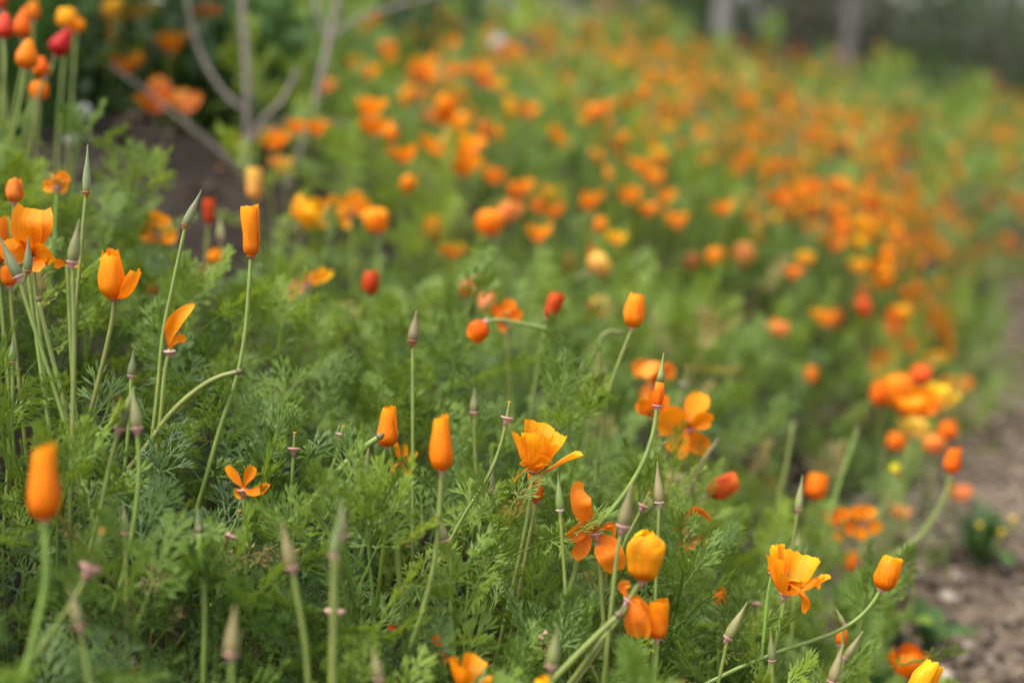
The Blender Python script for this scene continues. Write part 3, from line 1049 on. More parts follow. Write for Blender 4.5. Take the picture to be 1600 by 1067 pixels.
bloom('furled orange poppy with notched top alone against blurred green', (988, 513), (995, 461), 1.24, 32, ORANGE, [(975, 545), (955, 600), (942, 665), (935, 720)], rag=.16)
bloom('orange poppy tilted over on a level stem above the leaves', (758, 503), (737, 531), 1.32, 33, DEEP, [(772, 500), (812, 505), (848, 513), (866, 532, 1.36)], rag=.06)
spray('orange poppy spread behind the level stem', (790, 500), 1.42, [([(778, 488), (772, 494)], 28), ([(794, 482), (798, 468)], 26), ([(804, 494), (812, 500)], 28), ([(786, 508), (780, 514)], 22)], DEEP, [(792, 540), (796, 600)])
bloom('slim red poppy leaning right beside the level stem', (856, 497), (873, 459), 1.42, 24, RED, [(848, 530), (838, 590)], prof=PROF_SLIM)
bloom('salmon red closed poppy, lowest of three clustered together', (760, 490), (760, 458), 1.62, 27, SALMON, [(762, 530), (764, 590)])
bloom('dark red slim poppy in the middle of three clustered together', (746, 464), (750, 431), 1.70, 16, CRIMSON, [(748, 510), (750, 570)], prof=PROF_SLIM)
bloom('red furled poppy at the left of three clustered together', (728, 466), (729, 437), 1.68, 20, RED, [(728, 510), (726, 570)])
bloom('red furled poppy alone on the green mound', (576, 462), (581, 423), 1.52, 28, RED, [(578, 500), (580, 560)])
spray('pale orange poppy blown open with a pinkish petal hanging left', (480, 443), 1.48, [([(470, 446), (456, 452), (450, 466)], 24, dict(col=SALMON)), ([(488, 436), (496, 434)], 26, dict(col=YELLOW)), ([(498, 430), (506, 418)], 14), ([(505, 434), (520, 424)], 14)], YELLOW, [(484, 480), (488, 540)])
spray('orange poppy with a long curved petal lying deep in the leaves', (380, 762), 1.06, [([(395, 770, -.01), (410, 766, -.012), (422, 757, -.012)], 24, dict(curl=1.0, tipw=.2)), ([(372, 752), (362, 738), (354, 728)], 16, dict(curl=.6)), ([(386, 748), (392, 736), (396, 728)], 20, dict(curl=.7)), ([(376, 768), (366, 772)], 20)], ORANGE, [(382, 800), (384, 850)], stamens=False)
bloom('small salmon bud behind the ragged furled poppy', (626, 640), (630, 611), 1.42, 20, SALMON, [(628, 680)])
spray('shredded orange petals showing through leaves under the ragged furled poppy', (628, 722), 1.22, [([(622, 708), (618, 690)], 9), ([(632, 712), (634, 694)], 9), ([(640, 716), (652, 706)], 10), ([(634, 732), (636, 742)], 16, dict(col=DEEP)), ([(616, 726), (612, 738)], 8)], ORANGE, name='petal_cluster', cat='petals')
spray('torn deep orange petals among leaves at the bottom edge', (690, 1010), 0.98, [([(684, 1002), (680, 992)], 14), ([(692, 1022), (698, 1036)], 16), ([(684, 1016), (686, 1028)], 12)], DEEP, name='petal_cluster', cat='petals')
spray('torn red petal lying in the leaves near the bottom edge', (622, 985), 1.0, [([(612, 980), (608, 984)], 12), ([(630, 982), (634, 990)], 14)], RED, name='petal_cluster', cat='petals')
bloom('orange poppy flaring to the right at the bottom edge', (722, 1076), (742, 1032), 0.92, 44, ORANGE, [(716, 1110)], form=WIDE, prof=PROF_OPEN, rag=.08)
bloom('yellow poppy tip barely showing at the bottom edge', (848, 1100), (848, 1058), 0.9, 30, YELLOW, [(846, 1140)])
spray('dried brown poppy hanging upside down on a thick stalk', (846, 1000), 1.04, [([(838, 1002), (830, 1008)], 12), ([(850, 1008), (852, 1016)], 12), ([(856, 1002), (862, 1012)], 10)], (0.26, 0.11, 0.05, 1), [(858, 980), (882, 948), (900, 990)], stamens=False)
bloom('small orange bud beside two slim pods near the path', (1313, 1008), (1317, 982), 1.22, 18, DEEP, [(1306, 1045), (1296, 1080)])
bloom('blurred orange poppy low beside the path near the corner', (1418, 1056), (1420, 1010), 1.5, 42, DEEP, [(1414, 1085)], form=WIDE, prof=PROF_CUP, rag=.1)
bloom('dark orange furled bud hanging in the shade beside the path', (1330, 892), (1332, 862), 1.75, 18, DEEP, [(1330, 920)])
# left edge group
spray('large open orange poppy with broad drooping petals at the left edge', (52, 400), 1.13, [
    ([(46, 378, -.012), (40, 350, -.018), (46, 326, -.012)], 52, dict(curl=.9, tipw=.8)),
    ([(60, 375, -.006), (66, 350, -.006), (66, 328)], 36, dict(curl=.9, tipw=.8)),
    ([(38, 394, -.01), (22, 392, -.015), (14, 374, -.015)], 44, dict(curl=.6, tipw=.7)),
    ([(64, 394, -.01), (78, 398, -.015), (84, 408, -.015)], 46, dict(curl=.6, tipw=.7)),
    ([(54, 410, -.01), (56, 425, -.015)], 34, dict(curl=.6))], ORANGE, [(54, 440), (60, 500)], stamens=False)
bloom('orange poppy cut off by the left edge of the picture', (-4, 415), (0, 340), 1.15, 30, ORANGE, [(0, 450), (6, 520)])
bloom('orange poppy low at the left edge under the broad drooping bloom', (16, 448), (12, 415), 1.15, 24, ORANGE, [(18, 480), (24, 540)], form=CUP)
spray('single orange petal lying on leaf tips behind a brown pod', (104, 414), 1.13, [([(94, 412), (84, 413)], 18, dict(curl=.8)), ([(114, 412), (128, 411)], 15, dict(curl=.8))], ORANGE, [(106, 440), (108, 480)], stamens=False, collar=False)
bloom('small orange bud above the broad drooping bloom at the left edge', (22, 318), (24, 280), 1.22, 26, (0.83, .25, .03, 1), [(20, 350), (18, 420)])
spray('orange poppy spread sideways on top of the leafy tuft at left', (90, 290), 1.30, [([(80, 290), (68, 292)], 22), ([(96, 280), (108, 274)], 24), ([(98, 292), (106, 294)], 22), ([(86, 282), (82, 278)], 20)], ORANGE, [(88, 320), (84, 380)])
bloom('upright orange bud, taller of the pair at the upper left', (36, 60), (37, 12), 1.55, 27, DEEP, [(34, 110), (22, 170)], prof=PROF_BUD, srad=.0015)
bloom('plump orange bud in front of the upright pair at the upper left', (40, 108), (46, 61), 1.46, 34, ORANGE, [(34, 150), (22, 200), (12, 260)], prof=PROF_BUD, srad=.0015)
bloom('pinkish red poppy cut by the upper left edge', (6, 60), (8, 20), 1.5, 30, (.75, .07, .03, 1), [(8, 90), (4, 150)], prof=PROF_BUD, srad=.0015)
bloom('dark red poppy at the very corner of the upper left', (2, 16), (2, -12), 1.6, 18, RED, [(4, 60)])
bloom('crimson poppy nodding right at the upper left', (86, 86), (108, 46), 1.6, 34, CRIMSON, [(80, 110), (64, 130), (46, 180), (30, 240)], prof=PROF_BUD, srad=.0015)
bloom('yellow poppy right behind the crimson one', (103, 44), (106, 14), 1.72, 30, YELLOW, [(100, 90)], form=CUP)
bloom('small yellow orange poppy at the right of the crimson one', (118, 50), (124, 30), 1.75, 22, YELLOW, [(116, 90)], form=CUP)
bloom('orange poppy hidden behind the yellow one at the upper left', (52, 32), (52, 4), 1.75, 20, (.85, .28, .01, 1), [(50, 90)])
bloom('orange poppy under the crimson one, tilted left', (70, 120), (58, 92), 1.5, 26, DEEP, [(60, 150), (52, 200)])
bloom('round orange poppy lowest of the upper left cluster', (62, 156), (60, 128), 1.6, 28, ORANGE, [(60, 190), (56, 240)], form=CUP, prof=PROF_CUP)
# second row, softly blurred
bloom('tall pale yellow furled poppy right of the grey shrub stem', (398, 313), (398, 264), 1.75, 24, PALE, [(400, 350), (402, 420)], prof=PROF_SLIM)
bloom('slim red poppy standing before the bare soil', (326, 350), (327, 310), 1.55, 18, RED, [(322, 390), (320, 450)], prof=PROF_SLIM)
spray('open orange poppy with three spread petals before the bare soil', (245, 362), 1.52, [([(230, 362), (216, 366)], 34), ([(248, 348), (254, 334)], 40), ([(260, 366), (276, 372)], 30), ([(244, 372), (240, 380)], 22)], ORANGE, [(248, 400), (250, 470)])
bloom('orange poppy low on the mound right of the three petalled one', (338, 410), (338, 388), 1.6, 26, ORANGE, [(338, 440)], form=WIDE)
bloom('dull orange poppy sunk in leaves behind the single twisted petal', (238, 462), (236, 436), 1.5, 18, DEEP, [(240, 490)])
bloom('golden poppy leaning right, left of the twin golden blooms', (468, 352), (500, 318), 1.85, 46, YELLOW, [(470, 390), (474, 450)], form=WIDE, prof=PROF_CUP, rag=.1)
spray('broad golden poppy arching over toward its round neighbour', (548, 335), 1.85, [([(534, 325), (520, 322), (518, 340)], 34), ([(552, 316), (570, 312)], 34), ([(566, 326), (580, 330)], 30), ([(540, 344), (534, 352)], 28)], (.92, .33, .012, 1), [(550, 380), (552, 440)])
bloom('rounded golden orange poppy at the right end of the golden trio', (590, 364), (586, 326), 1.82, 38, (.92, .31, .008, 1), [(592, 400), (594, 460)], form=CUP, prof=PROF_CUP)
bloom('small furled orange poppy alone between golden trio and round bloom', (675, 374), (678, 338), 2.05, 26, ORANGE, [(676, 420), (678, 480)])
bloom('dim orange bud just left of the small furled poppy', (653, 380), (652, 364), 2.3, 16, DEEP, [(654, 420)])
bloom('round orange poppy joined to a slanting salmon one', (764, 368), (766, 330), 2.0, 42, ORANGE, [(762, 410), (760, 470)], form=CUP, prof=PROF_CUP)
bloom('slanting salmon orange poppy touching the round one', (780, 350), (800, 318), 2.1, 24, (.84, .25, .05, 1), [(776, 400)])
bloom('flat topped orange poppy with pale foot on the green mound', (706, 402), (706, 380), 2.0, 34, (.88, .30, .02, 1), [(706, 440)], form=WIDE, prof=PROF_OPEN)
bloom('pale golden poppy nodding on a thick slanting stem', (924, 424), (946, 402), 1.95, 38, PALE, [(908, 432), (886, 446), (870, 480)], form=CUP, prof=PROF_CUP, srad=.003)
bloom('pale round poppy with an orange underside below the nodding one', (938, 500), (940, 464), 2.0, 40, PALE, [(940, 540), (944, 600)], form=CUP, prof=PROF_CUP)
bloom('reddish poppy peeping behind the nodding pale golden one', (928, 408), (928, 384), 2.3, 24, (.8, .16, .03, 1), [(928, 450)])
bloom('dim orange poppy left of the nodding pale golden one', (888, 428), (888, 396), 2.5, 24, (.8, .22, .02, 1), [(888, 470)])
bloom('salmon poppy, first of three in a row on the open green', (1079, 420), (1079, 396), 2.5, 28, SALMON, [(1080, 460)], form=CUP, prof=PROF_CUP)
bloom('orange poppy, middle of three in a row on the open green', (1120, 418), (1119, 388), 2.45, 32, (.88, .27, .01, 1), [(1122, 460)], form=CUP, prof=PROF_CUP)
bloom('pale salmon poppy, third of three in a row on the open green', (1158, 415), (1166, 380), 2.45, 32, (.84, .30, .09, 1), [(1160, 460)], form=CUP, prof=PROF_CUP)
bloom('lone small orange poppy low on the open green', (1267, 600), (1268, 572), 2.2, 22, (.82, .22, .02, 1), [(1268, 640)])
bloom('yellow poppy with pale green foot, topmost of the bright cluster by the path', (1462, 640), (1468, 600), 2.0, 40, (.90, .48, .02, 1), [(1450, 670), (1430, 720)], form=WIDE, prof=PROF_OPEN)
bloom('broad bright orange poppy at the heart of the cluster by the path', (1440, 650), (1432, 610), 1.9, 50, ORANGE, [(1430, 690), (1410, 740)], form=WIDE, prof=PROF_CUP)
bloom('tall orange poppy at the back of the bright cluster by the path', (1408, 640), (1402, 585), 2.0, 40, (.88, .24, .01, 1), [(1404, 700)], form=CUP, prof=PROF_CUP)
bloom('red orange poppy above the bright cluster by the path', (1440, 600), (1440, 570), 2.1, 32, (.82, .13, .02, 1), [(1440, 650)], form=CUP)
bloom('dark orange poppy left of the bright cluster by the path', (1374, 635), (1376, 596), 2.05, 26, DEEP, [(1376, 680)])
bloom('pale yellow green poppy below the broad bright orange one', (1424, 682), (1430, 652), 1.85, 36, (.72, .42, .06, 1), [(1415, 720), (1380, 790), (1350, 850)], form=WIDE, prof=PROF_OPEN, srad=.003)
bloom('salmon orange poppy, lower of the pair nearest the path', (1458, 708), (1462, 680), 2.0, 36, (.86, .26, .05, 1), [(1456, 750)], form=CUP, prof=PROF_CUP)
bloom('orange poppy, upper of the pair nearest the path', (1480, 686), (1482, 658), 2.0, 28, DEEP, [(1480, 730)], form=CUP)
bloom('deep orange poppy left of the pair nearest the path', (1398, 704), (1402, 676), 2.0, 28, DEEP, [(1398, 750)], form=CUP)
bloom('tiny yellow bud on a slanting stalk below the bright cluster', (1402, 742), (1396, 724), 1.75, 16, (.75, .55, .03, 1), [(1406, 770)])

# ------------------------------------------------------------------ seed pods, buds and spent heads
pod('tall pale green pod with long thin beak high before dark shade', (135, 301), (137, 226), 1.09, 15, (.24, .25, .13, 1), [(131, 340), (126, 400), (117, 500), (113, 620)], rim=RUST, rimr=1.3)
pod('grey green pod with dark thin beak leaning right, left of the tall slim poppy', (290, 352), (315, 297), 1.09, 17, (.20, .19, .12, 1), [(283, 385), (268, 455), (255, 520), (247, 600)], rim=RUST)
pod('brownish pod with pink collar crossing the tall pod stem', (113, 410), (124, 342), 1.0, 22, (.20, .18, .07, 1), [(114, 450), (116, 540), (114, 640)])
pod('upright green pod before the broad drooping bloom', (44, 424), (44, 369), 1.05, 16, PODD, [(48, 460), (56, 520)], rim=RUST)
pod('dark green pod leaning left at the left edge', (29, 433), (-2, 368), 1.03, 21, PODD, [(40, 470), (66, 550), (95, 640), (112, 700)])
pod('small green pod pointing up behind the pair of pink footed pods', (205, 587), (209, 546), 1.08, 15, PODD, [(203, 640), (198, 700)])
pod('green brown pod leaning right, left one of the pink footed pair', (187, 669), (210, 603), 0.97, 22, (.22, .23, .08, 1), [(178, 700), (160, 780), (143, 850)], rimr=1.2)
pod('tan pod, right one of the pink footed pair', (214, 669), (207, 606), 0.96, 22, (.27, .20, .10, 1), [(217, 720), (210, 810), (192, 900), (175, 960)], rimr=1.25)
pod('blurred orange brown pod at the bottom left of centre', (361, 1021), (367, 944), 0.80, 26, PODB, [(362, 1067)])
pod('blurred tan pod with pink foot leaning left, left of a paired stalk', (456, 886), (440, 812), 0.85, 24, (.27, .22, .09, 1), [(464, 930), (476, 1000), (482, 1067)])
pod('blurred brown pod, lower of two on one thick green stalk', (522, 868), (531, 800), 0.84, 21, (.17, .17, .075, 1), [(521, 930), (520, 1010), (520, 1067)], srad=.0021)
pod('blurred brown pod, upper of two on one thick green stalk', (536, 836), (532, 775), 0.86, 17, (.18, .17, .08, 1), [(527, 880), (525, 960)])
pod('sharp green pod with brown side leaning left on a bent stem', (694, 845), (677, 794), 1.03, 22, (.22, .21, .09, 1), [(702, 870), (704, 930), (706, 980)])
pod('small green pod with fine tip standing alone behind the deep orange furl', (741, 644), (741, 606), 1.2, 17, (.16, .17, .08, 1), [(742, 700), (746, 770)])
pod('small brown green pod below the lone fine tipped one', (768, 766), (767, 716), 1.14, 14, (.19, .17, .08, 1), [(768, 800), (764, 870)])
pod('bright green pod with white collar left of the wilted open poppy', (875, 797), (872, 740), 1.05, 15, (.19, .25, .07, 1), [(878, 840), (884, 930), (888, 1030)], rim=(.7, .55, .5, 1))
pod('tan pink pod with pale collar on a straight stem above the golden bloom', (1030, 785), (1027, 721), 1.09, 17, (.36, .25, .14, 1), [(1029, 820), (1026, 880), (1024, 940)], rim=(.72, .5, .48, 1))
pod('blurred brown green pod leaning right above the golden bloom', (973, 822), (987, 755), 0.98, 24, (.22, .20, .08, 1), [(967, 850), (957, 930), (950, 1000)], rimr=1.2)
pod('green capped bud with orange petals showing at its foot', (1027, 634), (1037, 551), 1.09, 19, (.26, .30, .09, 1), [(1022, 670), (1008, 715), (980, 765), (940, 815), (912, 850), (895, 905)], rim=PINK, orange=True, srad=.002)
pod('tan pod leaning right on leaves below the small red orange poppy', (1137, 996), (1168, 940), 1.04, 19, (.30, .24, .10, 1), [(1130, 1030)])
pod('brown pod half hidden by leaves at the bottom right of centre', (1206, 1032), (1204, 982), 1.03, 14, (.2, .19, .08, 1), [(1207, 1067)])
pod('pinkish tan pod leaning right at the bottom edge by the path', (1300, 1065), (1318, 1005), 1.06, 20, (.33, .23, .13, 1), [(1292, 1100)])
pod('slim pink brown pod leaning right behind the pod at the bottom edge', (1321, 1028), (1349, 985), 1.16, 14, (.32, .22, .13, 1), [(1310, 1060)])
pod('slim pale pod pointing up left above the small orange bud', (1318, 975), (1305, 948), 1.2, 9, (.34, .28, .12, 1), [(1316, 1005)])
pod('tan pod on a thin stem left of the blurred orange poppies by the path', (1247, 796), (1254, 742), 1.24, 14, (.38, .30, .16, 1), [(1240, 840), (1230, 900)])
pod('pale pod behind the ragged golden poppy', (1245, 868), (1248, 832), 1.3, 14, (.36, .27, .14, 1), [(1243, 900)])
pod('blurred green brown pod near the bottom edge under the dried poppy', (862, 1040), (872, 975), 0.88, 24, (.2, .2, .07, 1), [(862, 1080)])
pod('blurred brown pod low in the left corner', (124, 978), (110, 916), 0.8, 22, (.25, .2, .09, 1), [(132, 1020), (140, 1067)])
pod('faint tan pod between two stems left of centre', (196, 833), (193, 788), 0.95, 15, (.24, .22, .09, 1), [(197, 880)])
pod('brown pod with pink foot left of the ragged furled poppy', (569, 750), (578, 688), 1.15, 14, (.2, .18, .08, 1), [(566, 790), (560, 850)])
pod('tan pod dissolving in blur at the bottom edge left of centre', (592, 1060), (582, 1010), 0.85, 20, (.26, .19, .09, 1), [(594, 1090)])
pod('dark red striped pod alone on a thin stem in the mound', (645, 533), (651, 484), 1.16, 20, (.21, .13, .085, 1), [(645, 580), (645, 650)], rim=RUST)
pod('pale yellow dry pod behind the slim red poppy', (345, 374), (343, 338), 1.6, 13, (.45, .38, .2, 1), [(346, 410)])
pod('grey green pod sunk among leaves right of the fallen collar', (311, 835), (309, 790), .98, 17, PODD, [(312, 880), (316, 940)])
pod('slender green pod at the left edge among stems', (19, 566), (20, 526), 1.06, 15, PODD, [(20, 610), (16, 680)])
pod('dark pod behind leaning stem of the notched poppy', (946, 590), (946, 560), 1.4, 9, (.12, .10, .06, 1), [(944, 640)])
spent('pink collar with an upright stub right of the deep orange furl', (792, 653), 1.09, 21, [(784, 690), (765, 740), (725, 805), (690, 870)], (3, -22))
spent('pink collar with yellow tipped stub left of the slanting stalk', (459, 701), 1.1, 21, [(455, 760), (445, 830), (432, 900)], (1, -22))
spent('pale pink collar at the top of a leaning stem, left of the ragged furl', (533, 679), 1.14, 19, [(526, 710), (500, 770), (470, 830)], (3, -12))
spent('flat pink collar seen edge on, under the ragged furled poppy', (560, 720), 1.1, 20, [(545, 750), (515, 800), (470, 860), (430, 900)], (8, -6))
spent('brown pink collar on the thick slanting stalk', (507, 761), 1.06, 20, [(490, 780), (450, 825), (410, 870)], (14, -6), col=(.5, .25, .2, 1))
spent('frilled pink collar with a tilted stub in the lower left leaves', (360, 836), 1.02, 28, [(350, 855), (320, 900), (285, 945), (262, 980)], (13, -34))
spent('blurred pink collar low at the left, on a slanting stem', (141, 886), 0.84, 36, [(128, 915), (90, 975), (45, 1040)], (16, -50))
spent('pink collar cut in two by a green stem near the bottom', (523, 955), 0.92, 34, [(520, 990), (516, 1050)], (1, -30))
spent('pale pink collar beside the blurred pod above the golden bloom', (1005, 790), 1.16, 19, [(995, 810), (975, 850), (960, 900)], (8, -18))
spent('pale grey collar behind the five petalled open poppy', (1069, 599), 1.5, 17, [(1060, 630), (1045, 690)], (4, -24), col=(.5, .42, .36, 1))
spent('small pink collar under leaves right of the small red orange poppy', (1180, 942), 1.25, 20, [(1176, 980)], (2, -8))
spent('small pink collar with pod tip far left of the notched poppy', (930, 552), 1.5, 18, [(926, 590)], (-4, -10))

# bare stalks that carry nothing in view
def stalk(label, pts, d, r, col=GREEN, foot=True):
    Q = [P(p[0], p[1], p[2] if len(p) > 2 else d) for p in pts]
    sp = stem_path(Q[0], pts[1:], d) if foot else Q
    T = Thing('poppy_stalk', sp[-1], label, 'stalk', 'bare poppy stalks')
    stem_part(T, sp, r, col)
    V, Fc, uv = lathe_geo(sp[0], (sp[0] - sp[1]), [(r * .9, -r * .5), (r * 1.15, r * .3), (r * .9, r * 1.2), (r * .3, r * 1.8)], 8)
    T.part('stalk_tip', V, Fc, M_STEM, (.16, .13, .06, 1))
stalk('thick arched green stalk meeting the stem of the tall slim poppy', [(372, 581), (345, 588), (300, 615), (262, 652), (235, 690)], 1.08, .0022)
stalk('thick stalk slanting up to the ragged furled poppy', [(592, 683), (560, 705), (520, 745), (480, 790), (440, 835), (400, 880)], 1.08, .0026)
stalk('thick pale stalk slanting up under the limp twisted poppy', [(965, 962), (930, 995), (895, 1030), (860, 1067)], 0.97, .0026)
stalk('forked stem top rising from the bottom left of centre', [(312, 830), (318, 900), (320, 980), (318, 1067)], 0.95, .0021)
stalk('short level stalk above the leaves left of the notched poppy', [(968, 520), (952, 518), (938, 530), (935, 570)], 1.4, .0022)
stalk('upright green stalk between the frilled collar and the tan blurred pod', [(342, 905), (340, 960), (334, 1067)], 0.97, .0019)
stalk('leafy green stem standing in front of the deep orange furl leaves', [(617, 830), (622, 880), (628, 950), (632, 1010)], 1.05, .0022)
stalk('pair of pale leaning stems at the far left', [(60, 470), (78, 545), (102, 640), (112, 700)], 1.05, .0018)
stalk('pale stem leaning right out of the leaves near the blurred twins', [(1340, 672), (1330, 700), (1310, 760), (1290, 830)], 1.6, .0024)
stalk('thin stem leaning right above the tan pod by the path', [(1240, 662), (1230, 720), (1215, 790)], 1.6, .0022)
stalk('long thin stem bowed over the leaves right of the bud', [(1120, 690), (1098, 720), (1075, 770), (1050, 830)], 1.3, .0020, (.25, .24, .10, 1))

# ------------------------------------------------------------------ poppies of the slope, copied from a few built forms
def proto(form, prof, R, L, H, bend, seed):
    """returns a list of (name, mesh, is_petal) with the flower's foot of stem at the origin"""
    rr = random.Random(seed)
    b = Vector((bend, 0, H))
    ax = Vector((rr.uniform(-.35, .35), rr.uniform(-.35, .35), 1)).normalized()
    out = []
    V, Fc = tube_geo([Vector((0, 0, 0)), Vector((bend * .2, 0, H * .5)), b - ax * 0.01, b], .0022, .0016, 9, 6, .08)
    out.append(('stem', mesh_from('stem', V, Fc, M_STEM), False))
    V, Fc, uv = lathe_geo(b, ax, [(R * .1, -.004), (R * .28, -.001), (R * .3, .001), (R * .1, .002)], 8)
    out.append(('collar', mesh_from('collar', V, Fc, M_STEM), False))
    for i, (phi, wr, lean, ls) in enumerate(form):
        V, Fc, uv = wrap_petal(b, ax, R, L, phi + rr.uniform(-15, 15), wr, lean, ls, prof, i, seed * 11 + i, 7, 6, .08)
        out.append(('petal', mesh_from('petal', V, Fc, M_PETAL, uv), True))
    return out

HP = 0.36
PROTO = [proto(FURL, PROF_FURL, .0085, .036, HP - .036, .02, 1), proto(CUP, PROF_CUP, .014, .036, HP - .036, -.02, 2), proto(WIDE, PROF_OPEN, .018, .034, HP - .034, .03, 3),
         proto(CUP, PROF_CUP, .016, .038, HP - .038, .01, 4), proto(WIDE, PROF_CUP, .015, .032, HP - .032, -.03, 5), proto(RAGGED, PROF_OPEN, .019, .034, HP - .034, 0, 6)]

def slope_poppy(top, form, col, label, group, k=1.0):
    """stands so that its flower reaches the given point"""
    az = random.uniform(0, 6.283)
    loc = Vector((top[0], top[1], top[2] - HP * k))
    root = empty('poppy_flower', loc)
    root.rotation_euler = (0, 0, az)
    root.scale = (k, k, k)
    tag(root, label, 'poppy', group)
    for i, (nm, me, pet) in enumerate(PROTO[form]):
        o = new_obj(nm, me, root)
        o.color = jcol(col, nseed(), .12) if pet else (jcol(GREEN, nseed(), .15) if nm == 'stem' else PINK)

SPOTS = [  # pixel of the flower's middle, depth, size, colour
    (577, 165, 2.5, 1.25, 'o'), (585, 195, 2.5, 1.2, 'o'), (620, 152, 2.8, 1.1, 'y'), (688, 165, 2.4, 1.3, 'o'), (708, 190, 2.5, 1.2, 'o'), (617, 205, 2.7, 1.1, 'o'), (631, 238, 2.6, 1.2, 'o'), (706, 222, 2.3, 1.2, 'o'), (742, 226, 2.3, 1.2, 'o'), (722, 256, 2.3, 1.1, 'o'), (752, 272, 2.5, 1.0, 'd'), (640, 286, 2.4, 1.0, 'o'), (727, 150, 3.0, 1.0, 'o'),
    (460, 197, 2.8, 1.0, 'd'), (494, 198, 2.7, 1.0, 'd'), (440, 255, 2.6, 1.0, 's'), (426, 218, 2.5, 1.1, 'd'), (412, 212, 2.5, 1.1, 's'), (508, 132, 3.2, 1.0, 's'), (560, 95, 3.3, 1.0, 'o'), (575, 110, 3.1, 1.0, 'o'), (622, 75, 3.3, 1.1, 'd'), (660, 100, 3.0, 1.1, 'o'), (665, 118, 3.0, 1.1, 'o'), (640, 110, 3.3, 1.0, 'd'), (690, 85, 3.4, 1.0, 'o'), (720, 65, 3.6, 1.0, 'o'), (735, 105, 3.2, 1.1, 'o'), (765, 130, 3.2, 1.0, 'y'), (755, 200, 3.0, 1.0, 'd'), (770, 205, 3.0, 1.0, 'o'),
    (827, 172, 3.6, 1.2, 'o'), (800, 300, 2.4, 1.0, 'd'), (790, 330, 2.3, 1.0, 's'), (815, 290, 2.6, 1.0, 'o'), (865, 362, 2.5, 1.1, 'o'), (830, 318, 2.7, 1.1, 'd'), (880, 325, 2.7, 1.1, 'd'), (845, 300, 3.0, 1.0, 'y'), (918, 315, 2.9, 1.0, 'd'), (945, 308, 2.8, 1.1, 'd'), (982, 303, 2.8, 1.1, 'o'), (1036, 342, 2.7, 1.1, 'd'), (1012, 325, 3.0, 1.0, 'd'), (948, 350, 3.0, 1.0, 'o'), (965, 370, 3.0, 1.0, 'y'), (1040, 305, 3.2, 1.0, 'o'), (1118, 325, 3.4, 1.1, 'd'), (940, 270, 3.2, 1.1, 'o'), (985, 255, 3.4, 1.0, 'o'), (1020, 275, 3.4, 1.0, 'o'),
    (197, 12, 2.4, 1.3, 'y'), (190, 45, 2.4, 1.2, 'y'), (182, 20, 2.6, 1.1, 'o'), (240, 14, 2.5, 1.2, 'y'), (265, 62, 2.4, 1.2, 'o'), (270, 45, 2.6, 1.1, 'y'), (300, 25, 2.6, 1.1, 'd'), (325, 12, 2.6, 1.1, 'd'), (150, 60, 2.6, .9, 'o'), (228, 97, 2.4, 1.2, 'd'), (232, 138, 2.3, 1.2, 's'), (228, 155, 2.3, 1.1, 'd'), (265, 156, 2.3, 1.1, 's'), (373, 93, 2.6, 1.1, 'd'), (230, 300, 2.2, 1.0, 'd'), (362, 222, 2.6, .9, 'd'), (320, 275, 2.2, .9, 'd'),
    (1350, 475, 2.9, 1.3, 'r'), (1340, 462, 3.1, 1.2, 'r'), (1318, 496, 2.9, 1.2, 'r'), (1290, 494, 2.8, 1.1, 'o'), (1375, 515, 2.7, 1.3, 'r'), (1392, 508, 2.8, 1.3, 'r'), (1408, 548, 2.6, 1.2, 'r'), (1370, 560, 2.6, 1.1, 'o'), (1350, 580, 2.5, 1.1, 'o'), (1232, 508, 2.8, 1.1, 's'), (1342, 415, 3.3, 1.0, 'y'), (1320, 380, 3.4, 1.1, 'd'), (1376, 415, 3.2, 1.2, 'o'), (1388, 442, 3.1, 1.2, 's'), (1430, 450, 3.2, 1.1, 'd'), (1460, 490, 3.2, 1.1, 'o'), (1498, 600, 2.7, 1.0, 'd'), (1455, 560, 2.8, 1.0, 'o'), (1238, 424, 3.3, 1.0, 'd'), (1270, 400, 3.4, 1.1, 'y'), (1345, 350, 3.8, 1.1, 'y'), (1410, 800, 1.9, .5, 's'), (1500, 770, 2.2, .7, 's')]
COLS = {'o': (.86, .265, .008, 1), 'y': (.86, .38, .010, 1), 'd': (.80, .205, .010, 1), 's': (.82, .27, .07, 1), 'r': (.68, .09, .015, 1)}
def zone(px, py):
    if px < 420: return ('poppy in blur behind the bare soil at the upper left', 'poppies behind the bare soil')
    if py > 380 and px > 1150: return ('poppy in blur on the slope beside the path bend', 'poppies beside the path bend')
    if px < 800: return ('poppy in blur on the slope right of the bare shrub', 'poppies right of the bare shrub')
    return ('poppy in soft blur on the middle of the green slope', 'poppies on the middle slope')
CW = {'o': 'orange', 'y': 'golden', 'd': 'deep orange', 's': 'salmon', 'r': 'red'}
ORD = ['leftmost', 'second from left', 'third from left', 'fourth from left', 'fifth from left', 'sixth from left', 'seventh from left', 'eighth from left', 'ninth from left', 'tenth from left'] + ['%s from left' % w for w in 'eleventh twelfth thirteenth fourteenth fifteenth sixteenth seventeenth eighteenth nineteenth twentieth'.split()]
SPOTS.sort()
seen = {}
for px, py, d, k, c in SPOTS:
    la, gr = zone(px, py)
    seen[(gr, c)] = seen.get((gr, c), -1) + 1
    la = la + ', ' + ORD[seen[(gr, c)]]
    for dt in np.arange(1.3, d, .04) if px > 420 else ():          # never deeper than the leaf cover lets it show
        q = P(px, py, float(dt))
        if q.z < ground(q.x, q.y) + cheight(q.x, q.y) * 1.08 + .015:
            k = k * (.05 + .82 * float(dt) / d)
            d = float(dt) - .03
            break
    t = P(px, py, d)
    slope_poppy((t.x, t.y, t.z + .016 * k), random.choice([0, 1, 2, 2, 4, 5, 5]), COLS[c], CW[c] + ' ' + la, CW[c] + ' ' + gr, k)

